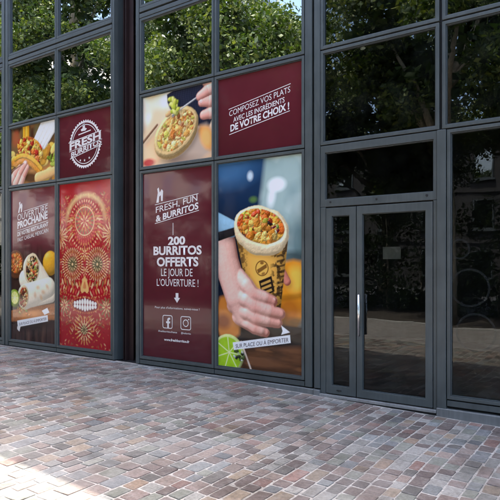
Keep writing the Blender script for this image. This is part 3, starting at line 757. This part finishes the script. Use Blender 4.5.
# 5 stuffed wrap, fork and hand ------------------------------------------------------
def art5():
    c = Canvas(138.4, H3, 0.8); c.grad((240, 232, 214), (222, 186, 150), c.y / 90); blur_bg(c, [(250, 244, 230), (228, 198, 160)], 34, 51)
    m_ = c.poly([(50, -3), (140, -3), (140, 66), (104, 58), (72, 40), (52, 22)], 2.5, 1); c.put(m_, (40, 42, 56)); c.shade(m_ * (np.sin(c.x * 1.9 + np.sin(c.y * .4)) * .5 + .5) * (np.sin(c.y * 2.2) * .25 + .75), 1.9)
    c.put(c.poly([(90, 64), (138, 56), (138, 110), (40, 110)], 9, 1), (190, 168, 150)); c.put(c.poly([(108, 58), (138, 64), (138, 98), (122, 92)], 7, 1), (220, 152, 82)); c.put(c.ell(126, 78, 10, 14, -20, 8), (238, 186, 120), .7)
    c.put(c.poly([(0, 74), (32, 62), (42, 110), (0, 110)], 9, 1), (236, 190, 146)); c.put(c.ell(13, 102, 13, 6, 0, 4), (190, 54, 54)); c.put(c.ell(70, 104, 34, 6, 0, 8), (150, 122, 104), .6)
    p = Pile(c); p.cap((-4, 73), (31, 46), 2.2, 1.8, 5, 5, (140, 100, 76)); p.draw(seed=2)
    TOR = (240, 198, 134)
    p = Pile(c)
    p.ell(68, 66, 46, 32, -28, 0, 10, TOR); ca, sa = math.cos(R(-28)), math.sin(R(-28))
    def W_(g_, f=1.0): x_, y_ = 42 * f * math.cos(g_), 27 * f * math.sin(g_); return (68 + x_ * ca - y_ * sa, 62 + x_ * sa + y_ * ca)
    for q in range(40): p.cap(W_(q * .157), W_(q * .157 + .16), 4.2 + .7 * math.sin(q * 1.1), 4.2, 9, 9, (246, 210, 150), .8)
    p.draw(seed=3, tex=.12, soft=2, rough=1)
    lim = c.ell(68, 61, 40, 25, -28, 1) > .5
    p = Pile(c); p.chop(lim, [(232, 166, 88), (220, 140, 72), (244, 204, 132), (196, 186, 92), (204, 128, 76), (250, 222, 160), (240, 186, 112), (248, 214, 150), (238, 176, 96)], 230, 5.6, 8, 5, 52); p.draw(seed=4, ao=.07, amb=.5, rough=4)
    p = Pile(c); p.cap((62, 36), (114, 16), 1.3, 1.1, 30, 30, (214, 212, 208)); p.cap((62, 38), (74, 30), 2.0, 1.8, 29, 29, (200, 198, 192), .5); p.draw(seed=5, gloss=.4)
    p = Pile(c); 
    for q in range(12): p.ell(58 + 2.2 * (q % 5) + q * .5, 12 + 2.0 * q - (q % 3), 6, 3.6, q * 37, 34 + q % 4, 3, [(206, 206, 92), (182, 190, 70), (224, 220, 130)][q % 3])
    p.ell(54, 33, 7, 4.5, -20, 34, 4, (230, 184, 130)); p.draw(seed=6)
    p = Pile(c)
    finger(p, [(146, 6), (132, 10), (114, 17)], [11, 9, 6.5], [14, 15, 15]); finger(p, [(148, 26), (134, 27), (118, 26)], [10, 9, 6.5], [11, 13, 13], nail=(117, 25, 3.2, 2.6, 0, 19.4, .5)); finger(p, [(148, 44), (134, 44), (121, 45)], [9.5, 8.5, 6.5], [10, 11, 11]); p.cap((128, -4), (140, 4), 10, 10, 12, 12, SKIN)
    p.draw(seed=7, warm=.25, tex=.05, amb=.42); return c

# 8 hand holding a burrito --------------------------------------------------------
def art8():
    c = Canvas(136.2, H4, 0.6); c.grad((40, 68, 102), (18, 26, 44), c.y / 100)
    c.put(c.ell(18, 12, 40, 20, 0, 24), (70, 112, 150), 0.8)
    edge_ = 74 - (c.y - 5) * 0.14; k_ = np.clip((c.x - edge_) / 9, 0, 1)
    c.put(k_, (158, 178, 174)); c.put(np.clip((c.noise(36, 81, 3) - .48) * 4, 0, 1) * k_, (198, 210, 204), 0.8); c.put(np.clip((c.noise(50, 80, 3) - .55) * 4, 0, 1) * k_, (118, 144, 146), 0.6)
    c.put(c.ell(97, 37, 13, 9, 0, 6), (236, 240, 238), 0.9); c.put(c.ell(89, 52, 6, 14, 10, 6), (226, 232, 230), 0.85); c.put(c.ell(55, 22, 4.5, 6, 0, 4), (200, 214, 220), 0.9); c.put(c.ell(60, 54, 6, 4, 0, 4), (104, 136, 64), 0.7)
    c.put(c.ell(130, 112, 14, 34, 0, 16), (92, 116, 118), 0.85); c.put(c.ell(118, 132, 28, 8, 0, 8), (40, 54, 58), 0.75)
    c.put(c.poly([(94, 146), (116, 134), (140, 138), (140, 222), (90, 228)], 6, 1), (214, 142, 40)); c.put(c.ell(126, 160, 14, 16, 0, 12), (242, 190, 84), 0.85); c.put(c.ell(116, 200, 16, 16, 0, 12), (170, 98, 32), 0.8); c.shade(c.poly([(96, 182), (140, 176), (140, 183), (96, 190)], 4), .7)
    c.put(np.clip((c.y - 210 - (c.x - 60) * .04) / 9, 0, 1), (30, 24, 24)); c.put(c.ell(126, 214, 16, 5, 0, 5), (92, 74, 50), .7)
    m_ = np.clip((c.y - 247 + (c.x - 90) * .12) / 7, 0, 1); c.put(m_, (112, 74, 48)); c.shade(m_ * np.clip((c.noise(16, 83, 5, 5.0) - .42) * 4, 0, 1), 0.42); c.put(m_ * np.clip((c.noise(12, 88, 4, 4.0) - .6) * 6, 0, 1), (164, 112, 70), .6)
    c.put(c.poly([(-2, 188), (22, 182), (40, 212), (36, 244), (-2, 246)], 6, 1), (190, 120, 52)); c.put(c.ell(10, 220, 12, 10, 0, 8), (120, 60, 36), .8)
    # far fingertip behind the sleeve
    p = Pile(c); p.cap((104, 150), (113, 163), 6.5, 5.5, 0, 0, (222, 146, 126)); p.draw(seed=4, warm=.3, tex=.04)
    # gold sleeve
    m_ = c.poly([(33, 108), (114, 110), (103, 198), (78, 206), (58, 190), (46, 160)], 1.0); t_ = np.clip((c.x - (33 + (c.y - 110) * .17)) / (81 - (c.y - 110) * .3), 0, 1)
    c.put(m_, (216, 164, 80)); prof = np.sin(np.clip(t_ * .92 + .06, 0, 1) * math.pi); c.shade(m_, 1.0); c.c *= (1 - m_ * (1 - (0.34 + .86 * prof ** .8)))[..., None]
    n1 = c.noise(4.2, 84, 2); pr = np.clip((n1 - .50) * 12, 0, 1)
    c.put(m_ * pr * np.clip((t_ - .66) * 8, 0, 1), (52, 34, 22), 0.85); c.put(m_ * pr * np.clip((.22 - t_) * 8, 0, 1), (84, 56, 30), 0.75)
    for k in range(9): c.put(m_ * c.poly([(97, 122 + k * 7), (110, 119 + k * 7), (109, 122 + k * 7), (97, 125 + k * 7)], .8), (50, 34, 24), .8)
    c.put(m_ * (c.ell(74, 146, 10.5, 10.5, 0, .7) - c.ell(74, 146, 9.0, 9.0, 0, .7)), (92, 56, 26), .9); c.put(m_ * c.poly([(66, 148), (81, 140), (82, 145), (68, 153)], .8), (92, 56, 26), .85); c.put(m_ * c.ell(74, 139, 3, 2, 0, .8), (92, 56, 26), .8); c.put(m_ * c.ell(76, 153, 3, 1.6, -20, .8), (92, 56, 26), .7)
    c.put(m_ * c.poly([(69, 163), (89, 156), (94, 176), (75, 185)], .8), (44, 32, 26))
    for k in range(3): c.put(m_ * c.poly([(72 + k, 166 + 6 * k), (87 + k, 160.5 + 6 * k), (88 + k, 163.5 + 6 * k), (73 + k, 169 + 6 * k)], .6), (206, 160, 84), .85)
    # hand
    p = Pile(c)
    p.cap((8, 100), (15, 138), 20, 21, 0, 2, SKIN, .75); p.cap((15, 138), (34, 186), 21, 20, 2, 4, SKIN, .75); p.cap((34, 186), (46, 212), 20, 15, 4, 3, SKIN, .75)
    finger(p, [(28, 152), (50, 170), (60, 181), (78, 185), (91, 189)], [13, 11.5, 10.4, 9.0, 7.4], [0, 15, 18, 17, 14], nail=(93, 187, 2.4, 1.9, 20, 20.4, .3))
    finger(p, [(24, 176), (50, 189), (62, 197), (84, 202), (103, 205)], [13, 11.5, 10.4, 8.8, 7.2], [0, 16, 19, 18, 14]); finger(p, [(28, 196), (52, 206), (64, 212), (82, 215), (99, 217)], [12.5, 11, 9.8, 8.2, 6.8], [-2, 14, 17, 16, 12]); finger(p, [(36, 212), (54, 221), (62, 226), (72, 229), (80, 231)], [11.5, 9.6, 8.4, 7.2, 6.0], [-3, 10, 13, 12, 9])
    p.draw(seed=5, warm=.32, tex=.05, amb=.30, ao=.07, aor=8, gloss=.14, soft=2, shadow=.65, rough=.25)
    for (a, b) in ((60, 181), (62, 197), (64, 212), (62, 226)):
        for q in (-2.0, 0, 2.0): c.shade(c.cap((a + q, b - 5), (a + q - 1.2, b + 4), .3, .3, 1.1), .86)
        c.put(c.ell(a, b - 1, 8, 6, 20, 7), (222, 128, 112), .28)
    for k in range(3): c.shade(c.cap((4 + 9 * k, 112), (22 + 6 * k, 168), .5, .4, 3), .93)
    for (a, b) in ((74, 178), (82, 194), (80, 209), (66, 188), (64, 203)): c.shade(c.cap((a, b), (a - 2, b + 6), .35, .35, 1.3), .80)
    p = Pile(c); p.cap((-8, 78), (24, 92), 13, 12, 20, 22, (150, 190, 212), .6); p.draw(seed=2, gloss=0)
    p = Pile(c); p.cap((-8, 104), (31, 95), 6.5, 5.5, 26, 26, (20, 22, 32), .7); p.draw(seed=3, gloss=0, shadow=.3)
    # rolled edge of the tortilla and the filling
    p = Pile(c)
    ca, sa = math.cos(R(14)), math.sin(R(14))
    def E_(g_, dy=0.0): x_, y_ = 40.5 * math.cos(g_), 24.5 * math.sin(g_); return (72 + x_ * ca - y_ * sa, 92 + x_ * sa + y_ * ca + dy)
    for q in range(4):
        for k in range(48):
            g, g2 = 2 * math.pi * k / 48, 2 * math.pi * (k + 1) / 48
            if q and not -.15 < g < math.pi + .15: continue
            dy = q * 3.0 * (.55 + .45 * math.sin(max(0, min(math.pi, g)))) + .8 * math.sin(k * .9 + q)
            p.cap(E_(g, dy), E_(g2, dy), 3.6 + .5 * math.sin(k * 1.3 + q), 3.6, 9 - q * 1.1, 9 - q * 1.1, (244 - 2 * q, 222 - 4 * q, 182 - 6 * q), .9)
    p.draw(seed=6, amb=.45, tex=.10, shadow=.3, soft=3, rough=1)
    lim = c.ell(71, 90, 38.5, 22.5, 14, 1) > .5
    p = Pile(c); dome = 8 + 7 * np.sqrt(np.clip(1 - ((c.x - 70) / 42) ** 2 - ((c.y - 88) / 26) ** 2, 0, 1)); p.h[lim] = 3; p.m |= lim; p.c[lim] = lin(150, 84, 40)
    p.chop(lim, [(236, 146, 52), (244, 184, 76), (226, 116, 48), (250, 210, 120), (232, 152, 60), (200, 80, 46), (244, 196, 100), (190, 182, 72), (238, 168, 70)], 170, 6.8, dome, 6, 86)
    p.chop(c.ell(88, 92, 14, 9, 20, 1) > .5, [(60, 40, 40), (120, 40, 50), (150, 176, 80), (222, 226, 190)], 14, 4.2, 17, 4, 87); p.chop(c.ell(46, 84, 12, 12, 0, 1) > .5, [(214, 92, 44), (228, 130, 50)], 12, 5, 15, 4, 88)
    p.draw(seed=7, ao=.10, shadow=0, gloss=.15, rough=4)
    # lime, herbs, banner
    p = Pile(c); p.ell(18, 264, 27, 27, 0, 2, 6, (206, 216, 140)); p.draw(seed=8)
    m_ = c.ell(17, 265, 23.5, 24, 0, 1.2); c.put(m_, (150, 184, 36)); c.shade(m_ * c.noise(5, 93, 3), 1.25)
    for k in range(7): c.put(m_ * c.cap((20, 262), (20 + 26 * math.cos(k * .9 - 2.6), 262 + 26 * math.sin(k * .9 - 2.6)), .7, .7, 1), (228, 234, 176), .85)
    c.put(c.cap((40, 246), (60, 290), 1.3, 1.3, 1), (226, 204, 184), .8)
    p = Pile(c); p.chop(c.ell(36, 264, 11, 8, 20, 1) > .5, [(36, 44, 26), (226, 230, 216), (70, 84, 40)], 16, 4, 12, 3, 94); p.draw(seed=9)
    c.put(c.poly([(26, 248), (117, 231.5), (118, 241.5), (28, 258)], .8), (242, 238, 234)); c.put(c.poly([(104, 220), (117, 228), (104, 232), (106, 227)], .8), (242, 238, 234)); return c

c = art1()
P1 = poster(*L1, *R3, c, 'photo poster of a filled taco with fries and a white paper cone', 1.32)

# 2 round badge -------------------------------------------------------------
c = Canvas(136, H3, 2.0); maroon(c, 12)
P2 = poster(*L2, *R3, c, 'maroon poster with a white round toothed badge, left bay')
n = 44; oc, ic = [], []
for i in range(2 * n):
    g_ = math.pi * i / n; rr = 41.5 if i % 2 else 38.6
    oc.append((68.5 + rr * math.cos(g_), 54.5 + rr * math.sin(g_))); ic.append((68.5 + 36 * math.cos(g_), 54.5 + 36 * math.sin(g_)))
shapes(P2, 'badge_ring', loop_ring(oc, ic)); shapes(P2, 'badge_ring', loop_ring(circ(68.5, 54.5, 33.5, 40), circ(68.5, 54.5, 32.2, 40)))
band = [(25.5, 49), (110.5, 38), (113, 57), (29.5, 74)]
shapes(P2, 'ribbon', [band], 'maroon', lay=2)
shapes(P2, 'ribbon_lines', [line((26, 48), (110, 37), 1.3), line((28, 63.5), (112, 51.5), 1.0), line((30, 76), (112, 60), 1.3)], lay=3)
letters(P2, 'FRESH', (29, 61), (109, 50), 11.5, 0.035, lay=3); letters(P2, 'BURRITOS', (33, 73.5), (111, 58.5), 8.0, 0.03, lay=3)
shapes(P2, 'arrow_mark', [[(63, 20), (69, 20), (69, 27), (74, 29), (70, 32), (60, 32), (58, 29), (63, 27)], line((52, 37), (84, 33), 2)])
for sx, sy in ((57, 81), (68, 82), (80, 79)):
    shapes(P2, 'star', [[(sx + (2.6 if i % 2 == 0 else 1.1) * math.sin(math.pi * i / 5), sy - (2.6 if i % 2 == 0 else 1.1) * math.cos(math.pi * i / 5)) for i in range(10)]])

# 3 opening soon ------------------------------------------------------------
c = art3()
P3 = poster(*L1, *R4, c, 'tall opening-soon poster with two cut wraps on dark wood, leftmost column', 1.3)
shapes(P3, 'arrow_mark', [[(23, 43), (27, 30), (26, 24), (30, 22), (31, 28), (35, 25), (37, 30), (35, 42), (32, 42), (32, 34), (29, 36), (27, 43)]])
shapes(P3, 'rule_line', [line((40, 41), (114, 31), 1.0), line((21, 77), (114, 61.5), 1.0)])
letters(P3, 'OUVERTURE', (21, 58), (113, 45), 12, 0.0); letters(P3, 'PROCHAINE', (21, 73), (113, 57), 12, 0.04)
letters(P3, 'DE VOTRE RESTAURANT', (21, 87), (115, 71), 7.0, 0.03); letters(P3, 'FAST CASUAL MEXICAIN', (22, 98), (115, 82), 7.0, 0.005)
letters(P3, 'SUR PLACE OU À EMPORTER', (26, 255), (110, 240), 5.0, 0.0, 'letter_dark')

# 4 decorated red skull --------------------------------------------------------
c = art4()
P4 = poster(*L2, *R4, c, 'tall red poster of a flower-decorated skull with white teeth')

# 5 salad wrap and fork ------------------------------------------------------
c = art5()
P5 = poster(*M1, *R3, c, 'photo poster of a stuffed wrap with a hand holding a fork', 1.3)

# 6 compose your dish ----------------------------------------------------------
c = Canvas(136.2, H3, 2.0); maroon(c, 61)
P6 = poster(*M2, *R3, c, 'maroon poster with three slanted lines of white slogan lettering')
shapes(P6, 'rule_line', [line((19, 44.5), (118, 27), 0.9), line((20, 79.5), (117, 61.5), 0.9)])
letters(P6, 'COMPOSEZ VOS PLATS', (20, 54.5), (117.5, 37.5), 7.5, 0.0); letters(P6, 'AVEC LES INGRÉDIENTS', (27, 63.5), (109, 49), 6.5, 0.012); letters(P6, 'DE VOTRE CHOIX !', (22, 75.5), (116, 59), 8.6, 0.035)

# 7 two hundred burritos ---------------------------------------------------------
c = Canvas(138.4, H4, 2.0); maroon(c, 71)
P7 = poster(*M1, *R4, c, 'tall maroon poster announcing 200 free burritos with two social media icons')
shapes(P7, 'arrow_mark', [[(29, 47), (32, 32), (31, 26), (34, 24), (36, 32), (40, 27), (43, 30), (42, 45), (39, 45), (38, 36), (35, 38), (34, 47)]])
shapes(P7, 'rule_line', [line((26, 50), (112, 39), 0.9), line((26, 78.5), (113, 63), 0.9), [(62.6, 79), (63.6, 79), (63.6, 97), (62.6, 97)]])
letters(P7, 'FRESH,', (28, 62.5), (76, 54.6), 9, 0.005); letters(P7, 'FUN', (83, 53.5), (110, 49), 9, 0.005); letters(P7, '& BURRITOS', (28, 76), (112, 60.5), 9, 0.03)
letters(P7, '200', (53, 111), (87, 111), 11, 0.04); letters(P7, 'BURRITOS', (23, 126), (118, 126), 12, 0.035); letters(P7, 'OFFERTS', (30, 143), (112, 143), 12.5, 0.035)
letters(P7, 'LE JOUR DE', (39, 158), (101, 158), 11, 0.0); letters(P7, "L'OUVERTURE !", (30, 173), (112, 173), 10.5, 0.0)
shapes(P7, 'down_arrow', [[(68.3, 183), (73.7, 183), (73.7, 190), (77, 190), (71, 197.5), (65, 190), (68.3, 190)]])
letters(P7, 'Pour plus d\'informations, suivez-nous !', (26, 207), (114, 207), 3.0, 0.0)
shapes(P7, 'icon_frame', loop_ring(rrect(52, 226.5, 10, 10, 3.2), rrect(52, 226.5, 8.9, 8.9, 2.4))); shapes(P7, 'icon_letter', [[(51.5, 235.4), (51.5, 228.6), (49.2, 228.6), (49.2, 225.8), (51.5, 225.8), (51.5, 223.4), (52.3, 221.4), (54.2, 220.2), (57.4, 220.2), (57.4, 223.0), (55.6, 223.0), (54.8, 223.8), (54.8, 225.8), (57.4, 225.8), (57.0, 228.6), (54.8, 228.6), (54.8, 235.4)]])
shapes(P7, 'icon_frame', loop_ring(rrect(88, 226.5, 10, 10, 3.2), rrect(88, 226.5, 8.9, 8.9, 2.4)))
shapes(P7, 'icon_lens', loop_ring(circ(88, 226.5, 5.4), circ(88, 226.5, 4.2))); shapes(P7, 'icon_dot', [circ(93.6, 220.9, 1.0, 12)])
letters(P7, '/freshburritos.france', (33, 242.5), (71, 242.5), 2.6, 0.01); letters(P7, '@freshburritos', (79, 242.5), (98, 242.5), 2.4, 0.01)
letters(P7, 'www.freshburritos.fr', (45, 255), (95, 255), 3.6, 0.03)

# 8 hand holding a burrito --------------------------------------------------------
c = art8()
P8 = poster(*M2, *R4, c, 'tall photo poster of a hand gripping a burrito in a gold sleeve', 1.32)
letters(P8, 'SUR PLACE OU À EMPORTER', (31, 255.5), (115, 240.3), 5.4, 0.0, 'letter_dark')

# ------------------------------------------------------------------ trees, hedge and houses across the square (seen in the glass)
def leaf_cloud(name, centers, per, spread, size, mat, parent, seed, flat=0.75):
    r_ = np.random.RandomState(seed)
    C = np.repeat(np.asarray(centers), per, 0); n_ = len(C)
    d = r_.normal(size=(n_, 3)); d /= np.linalg.norm(d, axis=1)[:, None]
    P = C + d * (spread * r_.rand(n_, 1) ** 0.5) * np.array([1, 1, flat])
    nrm = r_.normal(size=(n_, 3)) + np.array([0, 0, 0.8]); nrm /= np.linalg.norm(nrm, axis=1)[:, None]
    t_ = np.cross(nrm, r_.normal(size=(n_, 3))); t_ /= np.linalg.norm(t_, axis=1)[:, None]; b_ = np.cross(nrm, t_)
    s_ = size * (0.45 + 1.0 * r_.rand(n_, 1) ** 1.5)
    V = np.stack([P - t_ * s_, P + b_ * s_ * .62 - nrm * s_ * .18, P + t_ * s_, P - b_ * s_ * .62 - nrm * s_ * .18], 1).reshape(-1, 3)
    k = np.arange(n_)[:, None] * 4
    F = np.concatenate([k + np.array([0, 1, 2]), k + np.array([0, 2, 3])], 1).reshape(-1, 3)
    me = bpy.data.meshes.new(name); me.vertices.add(len(V)); me.vertices.foreach_set('co', V.astype(np.float32).ravel())
    me.loops.add(F.size); me.loops.foreach_set('vertex_index', F.astype(np.int32).ravel())
    me.polygons.add(len(F)); me.polygons.foreach_set('loop_start', np.arange(0, F.size, 3, dtype=np.int32))
    me.update(calc_edges=True); me.materials.append(MAT[mat])
    o = bpy.data.objects.new(name, me); COL.objects.link(o)
    if parent: o.parent = parent
    return o

def tree(x_, y_, h, crown_r, base, seed, label, nclump=70, per=330):
    r_ = random.Random(seed); t_ = tag(empty('plane_tree', (x_, y_, gz(x_) - 0.05)), label, 'tree', 'trees across the square')
    tr = MB(); lean = r_.uniform(-.3, .3)
    pts = [(lean * k / 6 + r_.uniform(-.06, .06), r_.uniform(-.06, .06), h * 0.8 * k / 6) for k in range(7)]
    tr.tube(pts, [0.30 * (1 - .8 * k / 6) + .03 + (.1 if k == 0 else 0) for k in range(7)], 12)
    cs = []; un = []
    cz = (h + base) / 2; rz = (h - base) / 2
    nclump = int(nclump * .8)
    while len(cs) < nclump:
        a, b, d = r_.uniform(-1, 1), r_.uniform(-1, 1), r_.uniform(-1, 1); q = a * a + b * b + d * d
        if 0.15 < q < 1 and all((a - u_[0]) ** 2 + (b - u_[1]) ** 2 + (d - u_[2]) ** 2 > .035 for u_ in un): un.append((a, b, d)); cs.append((a * crown_r, b * crown_r, cz + d * rz))
    for k in range(12):
        e = Vector(cs[k]); i = max(2, min(5, int(e.z / (h * .8) * 6) - 1)); p0 = Vector(pts[i]); mid = p0.lerp(e, .5) + Vector((0, 0, .35))
        tr.tube([tuple(p0), tuple(mid), tuple(e)], [0.13, 0.07, 0.025], 7)
    tr.build('trunk', 'bark', t_, smooth=True)
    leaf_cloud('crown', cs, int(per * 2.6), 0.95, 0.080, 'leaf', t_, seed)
    leaf_cloud('dark_fill_foliage', [(a * .72, b * .72, cz + (d - cz) * .78) for a, b, d in cs], 90, 0.9, 0.17, 'hedge', t_, seed + 500)  # larger, darker leaves added to blacken the inside of the crown
    return t_
tree(-4.6, -10.2, 12.5, 3.7, 5.2, 101, 'plane tree with a pale trunk mirrored in the window over the right shop pane', 55, 330)
tree(-12.4, -10.6, 12.0, 4.2, 4.6, 102, 'sunlit leafy plane tree mirrored in the upper panes of the middle bay', 80, 330)
tree(-21.6, -10.4, 18.5, 4.2, 4.8, 103, 'leafy plane tree mirrored between the left and middle bays', 112, 300)
tree(-30.0, -10.8, 17.5, 4.4, 4.4, 104, 'leafy plane tree mirrored in the upper panes of the left bay', 108, 300)
tree(-8.4, -15.5, 11.0, 3.8, 3.6, 105, 'plane tree added behind to darken the reflection above the door', 70, 300)  # second-row tree, added to keep the reflection around the door dark
tree(-37.5, -11.0, 17.0, 4.2, 4.2, 106, 'farthest plane tree mirrored at the left edge of the shopfront', 60, 300)
tree(-1.6, -16.5, 10.5, 3.8, 2.6, 108, 'low-branched plane tree added behind to darken the right shop window', 65, 230)  # this one and the next also added behind to hide pale walls
tree(-15.2, -16.0, 11.5, 3.8, 3.0, 109, 'low-branched plane tree added behind the hedge to darken the glass beside the door', 65, 230)
tree(3.2, -10.4, 12.0, 4.0, 4.6, 107, 'plane tree standing to the right of the camera across the square', 60, 300)

def hedge(x0, x1, y_, h, seed, label):  # placed and made tall to give the door glass dark reflections
    r_ = random.Random(seed); t_ = tag(empty('hedge', ((x0 + x1) / 2, y_, gz(x0) - .05)), label, 'hedge', 'hedges in the planting bed')
    cs = []; L = x1 - x0
    for k in range(int(L * h * 3.4)): cs.append((r_.uniform(-L / 2, L / 2), r_.uniform(-.5, .5), r_.uniform(.15, h - .3)))
    for k in range(int(L * 5)): cs.append((r_.uniform(-L / 2, L / 2), r_.uniform(-.5, .5), r_.uniform(.1, 1.3)))  # extra low clumps keep sunlit ground out of the door reflection
    leaf_cloud('foliage', cs, 110, 0.6, 0.075, 'hedge', t_, seed, 0.9)
    st = MB()
    for k in range(int(L / 1.2)):
        a = -L / 2 + 1.2 * k + .5; st.tube([(a, 0, 0), (a + r_.uniform(-.2, .2), r_.uniform(-.2, .2), h * .8)], [.05, .02], 6)
    st.build('stems', 'bark', t_)
hedge(-34, -21.5, -13.0, 3.4, 201, 'dark clipped hedge behind the trees, far end of the planting bed')
hedge(-21, -9.2, -13.0, 4.4, 202, 'dark clipped hedge behind the trees, middle of the planting bed')
hedge(-9.0, -1.2, -13.0, 4.1, 203, 'lower dark clipped hedge behind the pale-trunked tree')

def house(x0, x1, y0, y1, h, nwx, storeys, mat, label, seed):
    t_ = tag(empty('apartment_building', ((x0 + x1) / 2, y0, 0)), label, 'building', 'buildings across the square'); cx = (x0 + x1) / 2
    W = (x1 - x0) / 2; D_ = y0 - y1
    MB().box(-W, W, -D_, 0, -0.6, h).build('wall', mat, t_)
    rf = MB().box(-W - .3, W + .3, -D_ - .3, .35, h, h + .4).build('roof', 'zinc', t_)
    MB().box(-2.2, -1.2, -D_ * .6, -D_ * .6 + .8, h + .4, h + 2.0).build('chimney', mat, rf)
    sh = h / storeys; wm = W * 2 / nwx
    fm = MB().ring(-.62, .62, 0, 1.9, .09, .09, .09, .09, 0.0, 0.10); pm = MB().box(-.53, .53, 0.02, 0.04, .09, 1.81); sm = MB().box(-.75, .75, 0.0, 0.22, -.14, 0)
    first = None
    for s_ in range(storeys):
        for k in range(nwx):
            l_ = (-W + wm * (k + .5), 0.004, s_ * sh + .8)
            if first is None:
                wn = fm.build('window', 'letter' if seed == 1 else 'bead', t_, loc=l_); pn = pm.build('pane', 'glass', wn); sl_ = sm.build('sill', 'concrete' if seed == 1 else 'bead', wn); first = (wn, pn, sl_)
            else:
                wn = first[0].copy(); COL.objects.link(wn); wn.location = l_
                for q in first[1:]:
                    cpy = q.copy(); COL.objects.link(cpy); cpy.parent = wn
    for s_ in range(1, storeys):
        MB().box(-W - .05, W + .05, 0.002, 0.12, s_ * sh - .1, s_ * sh + .12).build('string_course', 'concrete' if seed == 1 else 'brick', t_)
house(-78, -26, -30, -42, 24.0, 17, 7, 'stonewall', 'long pale stone apartment building across the square', 1)
house(-20, 26, -33, -44, 10.0, 14, 3, 'brick', 'darkened brick apartment building across the square beyond the hedge', 2)  # house colour darkened so the right-hand glass reflects little light
